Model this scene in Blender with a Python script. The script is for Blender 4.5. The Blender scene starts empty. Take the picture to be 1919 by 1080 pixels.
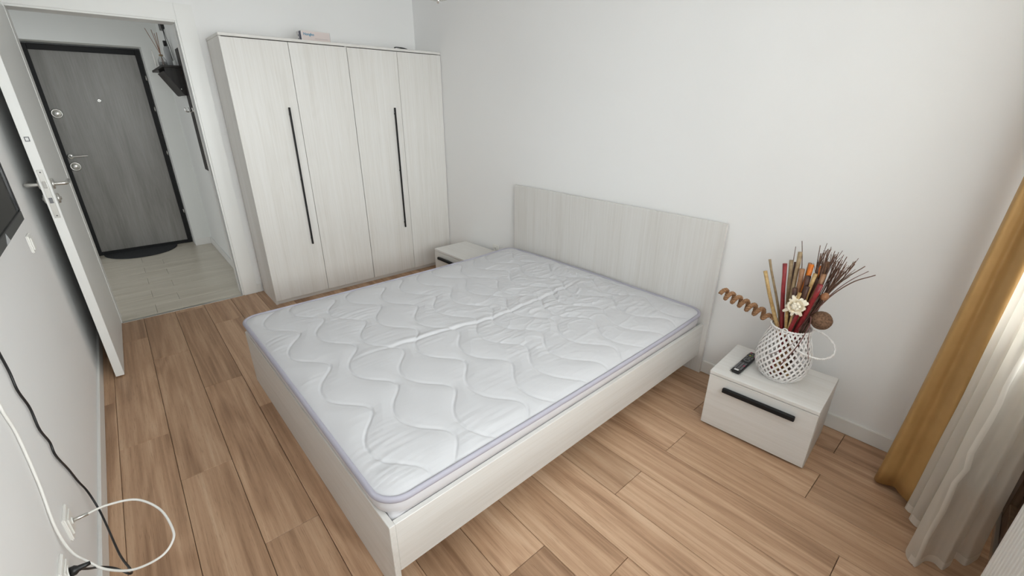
import bpy, bmesh, math, random
import numpy as np
from mathutils import Matrix, Vector

random.seed(7)
RNG = np.random.default_rng(11)
scene = bpy.context.scene
COL = scene.collection
PI = math.pi

# ------------------------------------------------------------------ camera
# world frame: x = 0 headboard wall, y = 0 wardrobe wall, z = 0 floor, metres
def look_basis(yaw, pitch, roll):
    y, p, r = map(math.radians, (yaw, pitch, roll))
    F = Vector((math.sin(y)*math.cos(p), math.cos(y)*math.cos(p), math.sin(p)))
    R = Vector((math.cos(y), -math.sin(y), 0)); U = R.cross(F)
    return R*math.cos(r)+U*math.sin(r), U*math.cos(r)-R*math.sin(r), F
cam_d = bpy.data.cameras.new('camera')
cam = bpy.data.objects.new('camera', cam_d); COL.objects.link(cam)
R_, U_, F_ = look_basis(41.3116, -22.2695, 0.173)
mw = Matrix((R_, U_, -F_)).transposed().to_4x4(); mw.translation = (-2.4039, -4.126, 1.4934)
cam.matrix_world = mw
cam_d.sensor_width = 36.0; cam_d.lens = 36.0*823.4236/1919.0
cam_d.clip_start = 0.05
scene.camera = cam

# ------------------------------------------------------------------ world, lights, exposure
FAR_POWER = 900.0  # sky panel added far outside the window to brighten the far walls
W_POWER = 56.0      # daylight scattered in at the bedroom window
B_POWER = 16.0       # daylight through the balcony door behind the curtains
H_POWER = 7.5       # fill light added at the unseen end of the hall
SKY = 0.6
world = bpy.data.worlds.new('world'); scene.world = world; world.use_nodes = True
wn = world.node_tree; bgn = wn.nodes['Background']
bgn.inputs['Color'].default_value = (0.90, 0.95, 1.0, 1); bgn.inputs['Strength'].default_value = SKY
def area(name, loc, direction, sx, sy, power, color):
    d = bpy.data.lights.new(name, 'AREA'); d.shape = 'RECTANGLE'; d.size = sx; d.size_y = sy
    d.energy = power; d.color = color
    o = bpy.data.objects.new(name, d); COL.objects.link(o); o.location = loc
    o.rotation_euler = Vector(direction).to_track_quat('-Z', 'Z').to_euler()
    return o
area('far_sky_fill', (-1.70, -10.5, 2.1), (0, 1, -0.03), 7.0, 4.0, FAR_POWER, (0.985, 0.99, 1.0))
area('window_daylight', (-1.68, -4.66, 1.55), (0, 1, 0), 1.75, 1.55, W_POWER, (0.985, 0.99, 1.0))
area('balcony_daylight', (-0.50, -4.66, 1.55), (0, 1, 0), 0.6, 1.5, B_POWER, (0.985, 0.99, 1.0))
area('hall_fill', (-4.25, 1.08, 0.75), (1, 0, -0.15), 1.6, 1.3, H_POWER, (1.0, 0.98, 0.95))
vs = scene.view_settings
vs.view_transform = 'Standard'; vs.look = 'None'; vs.gamma = 1.0; vs.use_curve_mapping = False
vs.exposure = -0.07
scene.cycles.max_bounces = 12; scene.cycles.diffuse_bounces = 8; scene.cycles.transparent_max_bounces = 16

# ------------------------------------------------------------------ materials
MATS = {}
def new_mat(name, color=(0.8, 0.8, 0.8), rough=0.5, metal=0.0, spec=0.5):
    m = bpy.data.materials.new(name); m.use_nodes = True
    b = m.node_tree.nodes['Principled BSDF']
    b.inputs['Base Color'].default_value = (*color, 1); b.inputs['Roughness'].default_value = rough
    b.inputs['Metallic'].default_value = metal; b.inputs['Specular IOR Level'].default_value = spec
    MATS[name] = m
    return m, m.node_tree, b
def N(t, kind, **kw):
    n = t.nodes.new(kind)
    for k, v in kw.items():
        if k in n.inputs: n.inputs[k].default_value = v
        else: setattr(n, k, v)
    return n
def ramp(t, fac, stops):
    r = t.nodes.new('ShaderNodeValToRGB'); e = r.color_ramp.elements
    while len(e) < len(stops): e.new(0.5)
    for q, (p, c) in zip(e, stops): q.position = p; q.color = (*c, 1) if len(c) == 3 else c
    t.links.new(fac, r.inputs['Fac']); return r
def bump(t, b, height, strength, dist=0.002):
    n = t.nodes.new('ShaderNodeBump'); n.inputs['Strength'].default_value = strength; n.inputs['Distance'].default_value = dist
    t.links.new(height, n.inputs['Height']); t.links.new(n.outputs['Normal'], b.inputs['Normal']); return n
def coords(t, scale, rand=True):
    """object coordinates, shifted per object, stretched by scale"""
    tc = t.nodes.new('ShaderNodeTexCoord'); out = tc.outputs['Object']
    if rand:
        oi = t.nodes.new('ShaderNodeObjectInfo')
        m = N(t, 'ShaderNodeVectorMath', operation='MULTIPLY'); t.links.new(oi.outputs['Random'], m.inputs[0]); m.inputs[1].default_value = (13.7, 29.1, 17.3)
        a = N(t, 'ShaderNodeVectorMath', operation='ADD'); t.links.new(out, a.inputs[0]); t.links.new(m.outputs[0], a.inputs[1]); out = a.outputs[0]
    mp = t.nodes.new('ShaderNodeMapping'); mp.inputs['Scale'].default_value = scale
    t.links.new(out, mp.inputs['Vector']); return mp.outputs['Vector']
def noise(t, vec, scale=1.0, detail=4.0, rough=0.5, dist=0.0):
    n = N(t, 'ShaderNodeTexNoise', Scale=scale, Detail=detail, Roughness=rough, Distortion=dist)
    t.links.new(vec, n.inputs['Vector']); return n.outputs['Fac']
def mixc(t, fac, a, b, mode='MIX'):
    n = t.nodes.new('ShaderNodeMix'); n.data_type = 'RGBA'; n.blend_type = mode
    for i, v in ((0, fac), (6, a), (7, b)):
        if hasattr(v, 'links'): t.links.new(v, n.inputs[i])
        elif i == 0: n.inputs[0].default_value = v
        else: n.inputs[i].default_value = (*v, 1)
    return n.outputs[2]
def math_n(t, op, a, b=None):
    n = N(t, 'ShaderNodeMath', operation=op)
    for i, v in enumerate((a, b)):
        if v is None: continue
        if hasattr(v, 'links'): t.links.new(v, n.inputs[i])
        else: n.inputs[i].default_value = v
    return n.outputs[0]

# painted plaster
def plaster(name, col):
    m, t, b = new_mat(name, col, 0.85, spec=0.2)
    v = coords(t, (1, 1, 1), False)
    n1 = noise(t, v, 1.3, 3); c = ramp(t, n1, [(0.3, tuple(x*0.985 for x in col)), (0.7, col)])
    t.links.new(c.outputs[0], b.inputs['Base Color'])
    bump(t, b, noise(t, v, 260, 2), 0.08, 0.001)
plaster('wall_paint', (0.86, 0.86, 0.86))
plaster('ceiling_paint', (0.85, 0.85, 0.85))
plaster('hall_paint', (0.80, 0.815, 0.80))
new_mat('white_lacquer', (0.80, 0.80, 0.785), 0.38)
new_mat('door_lacquer', (0.76, 0.765, 0.75), 0.42)
new_mat('white_plastic', (0.84, 0.83, 0.80), 0.35)
new_mat('cable_white', (0.78, 0.77, 0.74), 0.45)
new_mat('black_plastic', (0.012, 0.012, 0.013), 0.38)
new_mat('black_metal', (0.010, 0.010, 0.011), 0.5, spec=0.25)
new_mat('screen_black', (0.008, 0.008, 0.008), 0.12, spec=0.2)
new_mat('bezel_gloss', (0.006, 0.006, 0.007), 0.18)
new_mat('dark_gap', (0.02, 0.018, 0.016), 0.8)
new_mat('steel', (0.62, 0.61, 0.58), 0.32, 1.0)
new_mat('chrome', (0.80, 0.79, 0.77), 0.16, 1.0)
new_mat('sticker_grey', (0.42, 0.43, 0.44), 0.5)
new_mat('key_grey', (0.16, 0.16, 0.17), 0.5)
new_mat('key_white', (0.75, 0.75, 0.75), 0.5)
new_mat('key_green', (0.10, 0.30, 0.10), 0.5); new_mat('key_yellow', (0.55, 0.45, 0.05), 0.5)
new_mat('key_red', (0.45, 0.06, 0.12), 0.5)
new_mat('paper_white', (0.74, 0.73, 0.73), 0.7); new_mat('carton_face', (0.66, 0.58, 0.56), 0.7)
new_mat('print_blue', (0.03, 0.22, 0.36), 0.6); new_mat('print_dark', (0.10, 0.10, 0.15), 0.6); new_mat('print_grey', (0.45, 0.40, 0.40), 0.7)
new_mat('antenna_white', (0.93, 0.92, 0.89), 0.3)
m, t, b = new_mat('clear_glass', (0.95, 0.96, 0.96), 0.05); b.inputs['Transmission Weight'].default_value = 0.9
m, t, b = new_mat('frosted_glass', (0.62, 0.61, 0.58), 0.35); b.inputs['Transmission Weight'].default_value = 0.2
# window pane: thin clear sheet
m = bpy.data.materials.new('window_glass'); m.use_nodes = True; MATS['window_glass'] = m; t = m.node_tree; t.nodes.clear()
o_ = t.nodes.new('ShaderNodeOutputMaterial'); tr = N(t, 'ShaderNodeBsdfTransparent', Color=(0.96, 0.98, 0.97, 1)); gl = N(t, 'ShaderNodeBsdfGlossy', Roughness=0.02)
mx = t.nodes.new('ShaderNodeMixShader'); mx.inputs[0].default_value = 0.06
t.links.new(tr.outputs[0], mx.inputs[1]); t.links.new(gl.outputs[0], mx.inputs[2]); t.links.new(mx.outputs[0], o_.inputs[0])

# whitewashed ash laminate, grain along one axis
def laminate(name, axis, dark, mid, light, rough=0.45):
    m, t, b = new_mat(name, light, rough)
    s = lambda fine, along: tuple(along if i == axis else fine for i in range(3))
    v0 = coords(t, (1, 1, 1))
    warp = noise(t, coords(t, s(2.5, 1.0)), 1, 2)
    streak = noise(t, coords(t, s(95, 1.6)), 1, 5, 0.62, 0.4)
    broad = noise(t, coords(t, s(11, 0.55)), 1, 3, 0.55, 0.8)
    n3 = noise(t, coords(t, s(7, 0.8)), 1, 2)
    ring = math_n(t, 'FRACT', math_n(t, 'MULTIPLY', n3, 14.0))
    ring = math_n(t, 'ABSOLUTE', math_n(t, 'SUBTRACT', ring, 0.5))
    f = math_n(t, 'ADD', math_n(t, 'MULTIPLY', streak, 0.55), math_n(t, 'MULTIPLY', broad, 0.45))
    f = math_n(t, 'ADD', f, math_n(t, 'MULTIPLY', math_n(t, 'SUBTRACT', ring, 0.25), 0.10))
    c = ramp(t, f, [(0.33, dark), (0.47, mid), (0.60, light)])
    t.links.new(c.outputs[0], b.inputs['Base Color'])
    bump(t, b, streak, 0.10, 0.0008)
for ax, nm in ((0, 'x'), (1, 'y'), (2, 'z')):
    laminate('ash_'+nm, ax, (0.64, 0.62, 0.588), (0.69, 0.674, 0.648), (0.722, 0.711, 0.692))

# oak floor plank, grain along y
m, t, b = new_mat('oak_plank', (0.4, 0.25, 0.15), 0.42)
oi = t.nodes.new('ShaderNodeObjectInfo')
contour = noise(t, coords(t, (4.6, 0.42, 1)), 1, 2.0, 0.45, 0.5)
rings = math_n(t, 'MULTIPLY', math_n(t, 'ADD', math_n(t, 'SINE', math_n(t, 'MULTIPLY', contour, 62.0)), 1.0), 0.5)
streak = noise(t, coords(t, (75, 1.3, 1)), 1, 5, 0.62, 0.25)
broad = noise(t, coords(t, (7, 0.45, 1)), 1, 3, 0.5, 0.9)
pores = noise(t, coords(t, (420, 14.0, 1)), 1, 2, 0.6)
f = math_n(t, 'ADD', math_n(t, 'MULTIPLY', streak, 0.42), math_n(t, 'MULTIPLY', broad, 0.58))
f = math_n(t, 'ADD', f, math_n(t, 'MULTIPLY', math_n(t, 'SUBTRACT', rings, 0.5), 0.075))
c = ramp(t, f, [(0.34, (0.30, 0.172, 0.098)), (0.47, (0.445, 0.275, 0.167)), (0.58, (0.56, 0.367, 0.235)), (0.70, (0.64, 0.455, 0.31))])
pc = ramp(t, pores, [(0.30, (0.60, 0.56, 0.52)), (0.42, (1, 1, 1))])
cc = mixc(t, 0.6, c.outputs[0], pc.outputs[0], 'MULTIPLY')
tone = ramp(t, oi.outputs['Random'], [(0.0, (0.88, 0.87, 0.86)), (0.5, (1.0, 0.99, 0.98)), (1.0, (1.08, 1.08, 1.09))])
cc = mixc(t, 1.0, cc, tone.outputs[0], 'MULTIPLY')
t.links.new(cc, b.inputs['Base Color'])
rr = ramp(t, streak, [(0.3, (0.40,)*3), (0.7, (0.5,)*3)]); t.links.new(rr.outputs[0], b.inputs['Roughness'])
bump(t, b, math_n(t, 'ADD', streak, math_n(t, 'MULTIPLY', pores, 0.6)), 0.18, 0.0008)

# pale wood-look tile, grain along x
m, t, b = new_mat('pale_tile', (0.5, 0.46, 0.38), 0.3)
st = noise(t, coords(t, (2.2, 60, 1)), 1, 4, 0.6, 0.4); br = noise(t, coords(t, (1.2, 8, 1)), 1, 3)
f = math_n(t, 'ADD', math_n(t, 'MULTIPLY', st, 0.5), math_n(t, 'MULTIPLY', br, 0.5))
c = ramp(t, f, [(0.35, (0.50, 0.455, 0.375)), (0.62, (0.64, 0.595, 0.51))]); t.links.new(c.outputs[0], b.inputs['Base Color'])
new_mat('grout', (0.33, 0.31, 0.27), 0.8)

# grey wood-grain entrance door
m, t, b = new_mat('grey_wood', (0.12, 0.115, 0.11), 0.38)
st = noise(t, coords(t, (70, 70, 4), False), 1, 5, 0.6, 0.6); br = noise(t, coords(t, (5, 5, 0.8), False), 1, 3, 0.5, 0.8)
f = math_n(t, 'ADD', math_n(t, 'MULTIPLY', st, 0.45), math_n(t, 'MULTIPLY', br, 0.55))
c = ramp(t, f, [(0.33, (0.165, 0.158, 0.145)), (0.50, (0.225, 0.217, 0.203)), (0.68, (0.285, 0.277, 0.262))])
t.links.new(c.outputs[0], b.inputs['Base Color']); bump(t, b, st, 0.15, 0.001)
# wenge coat rack, brown balcony joinery
for nm, d, l in (('wenge', (0.012, 0.010, 0.010), (0.032, 0.027, 0.025)), ('brown_joinery', (0.11, 0.068, 0.042), (0.17, 0.11, 0.07))):
    m, t, b = new_mat(nm, l, 0.5)
    st = noise(t, coords(t, (60, 60, 3), False), 1, 4)
    c = ramp(t, st, [(0.35, d), (0.65, l)]); t.links.new(c.outputs[0], b.inputs['Base Color'])
m, t, b = new_mat('mat_rubber', (0.022, 0.024, 0.027), 0.9)
bump(t, b, noise(t, coords(t, (1, 1, 1), False), 240, 3), 0.7, 0.004)

# fabrics
m, t, b = new_mat('quilt_white', (0.60, 0.602, 0.625), 0.75, spec=0.25); b.inputs['Sheen Weight'].default_value = 0.15
v = coords(t, (1, 1, 1), False)
wr = noise(t, coords(t, (7, 85, 3), False), 1, 4, 0.6, 0.6); we = noise(t, v, 900, 1)
bump(t, b, math_n(t, 'ADD', math_n(t, 'MULTIPLY', wr, 0.8), math_n(t, 'MULTIPLY', we, 0.12)), 0.22, 0.004)
m, t, b = new_mat('mattress_side', (0.65, 0.64, 0.665), 0.8, spec=0.2)
bump(t, b, noise(t, coords(t, (6, 6, 40), False), 1, 3), 0.2, 0.004)
new_mat('lavender_piping', (0.415, 0.405, 0.475), 0.65)
m, t, b = new_mat('gold_curtain', (0.50, 0.29, 0.085), 0.55)
v = coords(t, (1, 1, 1), False); c = ramp(t, noise(t, v, 14, 3), [(0.3, (0.40, 0.232, 0.080)), (0.7, (0.45, 0.268, 0.098))]); t.links.new(c.outputs[0], b.inputs['Base Color'])
bump(t, b, noise(t, coords(t, (900, 900, 900), False), 1, 1), 0.1, 0.001)
# sheer voile: partly open weave, partly translucent thread
def voile(name, alpha, col):
    m = bpy.data.materials.new(name); m.use_nodes = True; MATS[name] = m; t = m.node_tree; t.nodes.clear()
    o_ = t.nodes.new('ShaderNodeOutputMaterial'); tr = t.nodes.new('ShaderNodeBsdfTransparent')
    df = N(t, 'ShaderNodeBsdfDiffuse', Color=(*col, 1)); tl = N(t, 'ShaderNodeBsdfTranslucent', Color=(*col, 1))
    m1 = t.nodes.new('ShaderNodeMixShader'); m1.inputs[0].default_value = 0.45
    t.links.new(df.outputs[0], m1.inputs[1]); t.links.new(tl.outputs[0], m1.inputs[2])
    m2 = t.nodes.new('ShaderNodeMixShader'); m2.inputs[0].default_value = alpha
    t.links.new(tr.outputs[0], m2.inputs[1]); t.links.new(m1.outputs[0], m2.inputs[2]); t.links.new(m2.outputs[0], o_.inputs[0])
voile('sheer_voile', 0.66, (0.86, 0.82, 0.75)); voile('sheer_hem', 0.80, (0.88, 0.84, 0.78))

def mottled(name, a, b_, sc, rough=0.7, bs=0.4, dist=0.002, st=(1, 1, 1)):
    m, t, b = new_mat(name, a, rough)
    n1 = noise(t, coords(t, tuple(sc*x for x in st)), 1, 4, 0.6)
    c = ramp(t, n1, [(0.32, a), (0.68, b_)]); t.links.new(c.outputs[0], b.inputs['Base Color'])
    if bs: bump(t, b, n1, bs, dist)
mottled('rope_fibre', (0.20, 0.095, 0.040), (0.42, 0.235, 0.12), 160)
mottled('coco_fibre', (0.075, 0.040, 0.022), (0.26, 0.145, 0.085), 130, 0.9, 1.0, 0.004)
mottled('pod_brown', (0.22, 0.09, 0.04), (0.45, 0.22, 0.11), 60)
mottled('twig_brown', (0.085, 0.048, 0.034), (0.21, 0.115, 0.08), 60)
mottled('twig_maroon', (0.10, 0.035, 0.035), (0.20, 0.09, 0.08), 60)
mottled('stick_gold', (0.36, 0.215, 0.075), (0.60, 0.42, 0.19), 50, 0.45)
mottled('stick_straw', (0.25, 0.17, 0.09), (0.42, 0.31, 0.18), 50, 0.5)
mottled('stick_red', (0.17, 0.012, 0.018), (0.33, 0.03, 0.035), 40, 0.4)
mottled('stick_orange', (0.60, 0.13, 0.012), (0.80, 0.24, 0.02), 40, 0.4)
mottled('stick_dark', (0.045, 0.022, 0.016), (0.12, 0.05, 0.035), 40, 0.5)
mottled('stick_tan', (0.24, 0.115, 0.055), (0.40, 0.21, 0.11), 40, 0.5)
mottled('petal_cream', (0.80, 0.70, 0.52), (0.92, 0.87, 0.76), 40, 0.7, 0.2)
mottled('wicker_white', (0.76, 0.745, 0.735), (0.86, 0.85, 0.845), 120, 0.6, 0.3)
mottled('reed_brown', (0.25, 0.13, 0.08), (0.36, 0.20, 0.13), 60)

# ------------------------------------------------------------------ mesh helpers
def mesh_obj(name, verts, faces, mat, parent=None, smooth=False):
    me = bpy.data.meshes.new(name); me.from_pydata([tuple(v) for v in verts], [], faces); me.update()
    if mat: me.materials.append(MATS[mat])
    if smooth: me.shade_smooth()
    o = bpy.data.objects.new(name, me); COL.objects.link(o)
    if parent: o.parent = parent
    return o
def bm_obj(name, bm, mat, parent=None, smooth=False):
    me = bpy.data.meshes.new(name); bm.to_mesh(me); bm.free()
    if mat: me.materials.append(MATS[mat])
    if smooth: me.shade_smooth()
    o = bpy.data.objects.new(name, me); COL.objects.link(o)
    if parent: o.parent = parent
    return o
def add_box(bm, lo, hi, bev=0.0, seg=1):
    t = bmesh.new(); bmesh.ops.create_cube(t, size=1.0)
    for v in t.verts:
        for i in range(3): v.co[i] = lo[i] if v.co[i] < 0 else hi[i]
    if bev: bmesh.ops.bevel(t, geom=list(t.edges), offset=bev, segments=seg, affect='EDGES', clamp_overlap=True)
    bmesh.ops.recalc_face_normals(t, faces=t.faces)
    me = bpy.data.meshes.new('tmp'); t.to_mesh(me); t.free(); bm.from_mesh(me); bpy.data.meshes.remove(me)
def boxes(name, mat, specs, parent=None, bev=0.0, seg=1):
    bm = bmesh.new()
    for lo, hi in specs: add_box(bm, lo, hi, bev, seg)
    return bm_obj(name, bm, mat, parent)
def box(name, mat, lo, hi, parent=None, bev=0.0015, seg=1): return boxes(name, mat, [(lo, hi)], parent, bev, seg)
def tube_geo(pts, r, n=8, closed=False, sq=1.0, cap=True):
    P = [Vector(p) for p in pts]; k = len(P); rr = r if hasattr(r, '__len__') else [r]*k
    T = []
    for i in range(k):
        a = P[(i-1) % k] if (closed or i) else P[0]; c = P[(i+1) % k] if (closed or i < k-1) else P[-1]
        T.append((c-a).normalized())
    up = Vector((0, 0, 1)) if abs(T[0].z) < 0.9 else Vector((1, 0, 0))
    Nn = (up - T[0]*up.dot(T[0])).normalized(); V = []; Fc = []
    for i in range(k):
        Nn = (Nn - T[i]*Nn.dot(T[i])).normalized(); B = T[i].cross(Nn)
        for j in range(n):
            a = 2*PI*j/n; V.append(P[i] + Nn*(math.cos(a)*rr[i]*sq) + B*(math.sin(a)*rr[i]))
    for i in range(k if closed else k-1):
        for j in range(n):
            q = (i+1) % k; Fc.append((i*n+j, i*n+(j+1) % n, q*n+(j+1) % n, q*n+j))
    if not closed and cap:
        Fc.append(tuple(range(n))[::-1]); Fc.append(tuple((k-1)*n+j for j in range(n)))
    return V, Fc
def tube(name, pts, r, mat, parent=None, n=8, closed=False, sq=1.0):
    V, Fc = tube_geo(pts, r, n, closed, sq); return mesh_obj(name, V, Fc, mat, parent, True)
def spline(pts, m=8):
    P = [Vector(p) for p in pts]; P = [P[0]*2-P[1]] + P + [P[-1]*2-P[-2]]; out = []
    for i in range(1, len(P)-2):
        a, b_, c, d = P[i-1:i+3]
        for j in range(m):
            u = j/m
            out.append(0.5*((2*b_)+(c-a)*u+(2*a-5*b_+4*c-d)*u*u+(3*b_-a-3*c+d)*u**3))
    out.append(P[-2]); return out
def lathe_geo(prof, n=32, cap_bottom=True, cap_top=True):
    V = []; Fc = []
    for r, z in prof:
        for j in range(n): V.append((r*math.cos(2*PI*j/n), r*math.sin(2*PI*j/n), z))
    for i in range(len(prof)-1):
        for j in range(n): Fc.append((i*n+j, i*n+(j+1) % n, (i+1)*n+(j+1) % n, (i+1)*n+j))
    if cap_bottom: Fc.append(tuple(range(n))[::-1])
    if cap_top: Fc.append(tuple((len(prof)-1)*n+j for j in range(n)))
    return V, Fc
def lathe(name, prof, mat, parent=None, n=32, mtx=None, smooth=True):
    V, Fc = lathe_geo(prof, n)
    if mtx is not None: V = [mtx @ Vector(v) for v in V]
    return mesh_obj(name, V, Fc, mat, parent, smooth)
def axis_mtx(loc, direction):
    q = Vector(direction).to_track_quat('Z', 'Y'); return Matrix.Translation(loc) @ q.to_matrix().to_4x4()
def tag(o, label, cat, group=None):
    o['label'] = label; o['category'] = cat
    if group: o['group'] = group
    return o
def thing(name, label, cat, loc=(0, 0, 0), rotz=0.0, group=None):
    o = bpy.data.objects.new(name, None); COL.objects.link(o); o.empty_display_size = 0.05
    o.location = loc; o.rotation_euler = (0, 0, rotz); return tag(o, label, cat, group)
def struct(o, label=None):
    o['kind'] = 'structure'
    if label: o['label'] = label
    return o
def struct_empty(name, label=None, loc=(0, 0, 0), rotz=0.0):
    o = bpy.data.objects.new(name, None); COL.objects.link(o); o.location = loc; o.rotation_euler = (0, 0, rotz); return struct(o, label)
def share(src, name, parent, loc):
    o = src.copy(); COL.objects.link(o); o.name = name; o.parent = parent; o.location = loc; return o

# ------------------------------------------------------------------ room shell
XL = -2.778; CEIL = 2.55; YW = -4.44; YH = 0.15; XHL = -4.3; XHR = -1.755; YHF = 2.01
struct(boxes('wall_back', 'wall_paint', [((XHL, 0, 0), (-2.672, YH, CEIL)), ((-1.832, 0, 0), (0.15, YH, CEIL)), ((-2.672, 0, 2.05), (-1.832, YH, CEIL))]), 'white painted wall with the doorway behind the wardrobe')
struct(box('wall_right', 'wall_paint', (0, YW-0.2, 0), (0.15, 0, CEIL), bev=0), 'plain white wall behind the headboard')
struct(box('wall_left', 'wall_paint', (XL-0.12, YW-0.2, 0), (XL, 0, CEIL), bev=0), 'white wall with the screen and sockets')
WX0, WX1, WZ0, WZ1 = -2.5, -1.02, 0.82, 2.25
BX0, BX1, BZ1 = -0.94, -0.06, 2.25
struct(boxes('wall_window', 'wall_paint', [((XL, YW-0.2, 0), (WX0, YW, CEIL)), ((WX0, YW-0.2, 0), (WX1, YW, WZ0)), ((WX0, YW-0.2, WZ1), (0, YW, CEIL)),
    ((WX1, YW-0.2, 0), (BX0, YW, WZ1)), ((BX1, YW-0.2, 0), (0, YW, WZ1))]))
struct(box('ceiling', 'ceiling_paint', (XHL, YW-0.2, CEIL), (0.15, 2.6, CEIL+0.1), bev=0))
# hall
struct(box('wall_hall_right', 'hall_paint', (XHR, YH, 0), (XHR+0.12, 2.6, CEIL), bev=0), 'hall wall that carries the dark coat rack')
struct(boxes('wall_hall_far', 'hall_paint', [((XHL, YHF, 0), (-2.81, YHF+0.27, CEIL)), ((-1.918, YHF, 0), (XHR, YHF+0.27, CEIL)), ((-2.81, YHF, 2.045), (-1.918, YHF+0.27, CEIL))]), 'hall wall around the recessed entrance door')
struct(box('wall_hall_outer', 'hall_paint', (XHL, YHF+0.29, 0), (XHR, 2.6, CEIL), bev=0))

# ---- floor: subfloor + single oak planks
floor = struct(box('floor', 'dark_gap', (XL, YW-0.2, -0.06), (0, 0.0, -0.012), bev=0), 'oak plank floor of the bedroom')
PW = 0.1935; PL = 1.30; X0 = -2.7195 - PW
plank_cache = {}
def plank(col_x0, col_x1, ya, yb):
    w = round(col_x1-col_x0, 4); l = round(yb-ya, 4)
    if (w, l) not in plank_cache:
        src = box('plank', 'oak_plank', (-w/2+0.0009, -l/2+0.0009, -0.012), (w/2-0.0009, l/2-0.0009, 0.0), floor, bev=0.0014)
        plank_cache[(w, l)] = src; src.location = ((col_x0+col_x1)/2, (ya+yb)/2, 0)
    else:
        share(plank_cache[(w, l)], 'plank', floor, ((col_x0+col_x1)/2, (ya+yb)/2, 0))
known = {0: -1.21, 1: -0.40, 2: -0.805, 3: -1.367, 4: -0.465, 5: -1.05, 6: -0.75, 7: -0.98, 8: -0.25, 9: -0.78, 10: -0.18, 11: -0.785, 12: -1.31, 13: -0.72, 14: -1.31, 15: -1.0}
for k in range(16):
    a = max(X0+k*PW, XL); b_ = min(X0+(k+1)*PW, 0.0)
    if b_-a < 0.01: continue
    j = known.get(k, -0.5)
    while j+PL < 0: j += PL
    ys = [0.0]
    while j > YW:
        ys.append(j); j -= PL
    ys.append(YW)
    for y1, y0 in zip(ys, ys[1:]):
        if y1-y0 > 0.004: plank(a, b_, y0, y1)

# ---- hall floor: pale wood-look tiles
hfloor = struct(box('floor_hall', 'grout', (XHL, 0.0, -0.06), (XHR, YHF+0.29, -0.011), bev=0), 'pale wood-look tile floor of the hall')
tile_cache = {}
TH = 0.2; y = -0.15; row = 0
rows_x = {1: -2.435, 2: -2.27}
while y < YHF+0.28:
    ya = max(y, 0.004); yb = min(y+TH, YHF+0.28)
    if yb-ya > 0.01:
        jx = -2.435 if row % 2 == 1 else -2.27
        xs = [XHR]; j = jx
        while j+0.9 < XHR: j += 0.9
        while j > XHL: xs.append(j); j -= 0.9
        xs.append(XHL)
        for x1, x0 in zip(xs, xs[1:]):
            key = (round(x1-x0, 3), round(yb-ya, 3))
            if key not in tile_cache:
                s = box('floor_tile', 'pale_tile', (-key[0]/2+0.001, -key[1]/2+0.001, -0.011), (key[0]/2-0.001, key[1]/2-0.001, 0), hfloor, bev=0.0008)
                s.location = ((x0+x1)/2, (ya+yb)/2, 0); tile_cache[key] = s
            else: share(tile_cache[key], 'floor_tile', hfloor, ((x0+x1)/2, (ya+yb)/2, 0))
    y += TH; row += 1
struct(box('trim_threshold', 'steel', (-2.652, -0.012, -0.004), (-1.852, 0.012, 0.0035), bev=0.0015), 'thin metal strip where planks meet hall tiles')

# ---- baseboards
def baseboard(name, lo, hi, face):
    """board with a small chamfered top on the room side"""
    return struct(box(name, 'white_lacquer', lo, hi, bev=0.003, seg=2))
baseboard('baseboard_left', (XL, YW, 0), (XL+0.012, -0.02, 0.078), 'x')
baseboard('baseboard_right', (-0.012, YW, 0), (0, -0.44, 0.078), 'x')
baseboard('baseboard_back', (-1.735, -0.012, 0), (-1.70, 0, 0.078), 'y')
baseboard('baseboard_hall_right', (XHR-0.012, YH, 0), (XHR, YHF, 0.078), 'x')
baseboard('baseboard_hall_far', (-1.918, YHF-0.012, 0), (XHR-0.012, YHF, 0.078), 'y')

# ---- door frame (casing + jambs)
fr_ = struct_empty('trim_1', 'white door frame of the bedroom doorway')
DX0, DX1, DZ = -2.652, -1.852, 2.03
box('jamb', 'white_lacquer', (DX1, -0.004, 0), (DX1+0.02, YH+0.004, DZ+0.02), fr_)
box('jamb', 'white_lacquer', (DX0-0.02, -0.004, 0), (DX0, YH+0.004, DZ+0.02), fr_)
box('jamb_head', 'white_lacquer', (DX0, -0.004, DZ), (DX1, YH+0.004, DZ+0.02), fr_)
box('casing', 'white_lacquer', (DX1+0.011, -0.016, 0), (-1.735, -0.0002, 2.145), fr_, bev=0.003, seg=2)
box('casing', 'white_lacquer', (-2.766, -0.016, 0.079), (DX0-0.011, -0.0002, 2.145), fr_, bev=0.003, seg=2)
box('casing_head', 'white_lacquer', (DX0-0.0105, -0.016, DZ+0.011), (DX1+0.0105, -0.0002, 2.145), fr_, bev=0.003, seg=2)
box('casing', 'white_lacquer', (DX1+0.011, YH+0.0002, 0), (-1.775, YH+0.016, 2.145), fr_, bev=0.003)
box('door_seal', 'sticker_grey', (DX1-0.004, 0.028, 0.0), (DX1, 0.036, DZ), fr_, bev=0.001)
box('strike_plate', 'steel', (DX1-0.0015, 0.0, 1.00), (DX1+0.010, 0.022, 1.19), fr_, bev=0.001)

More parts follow.
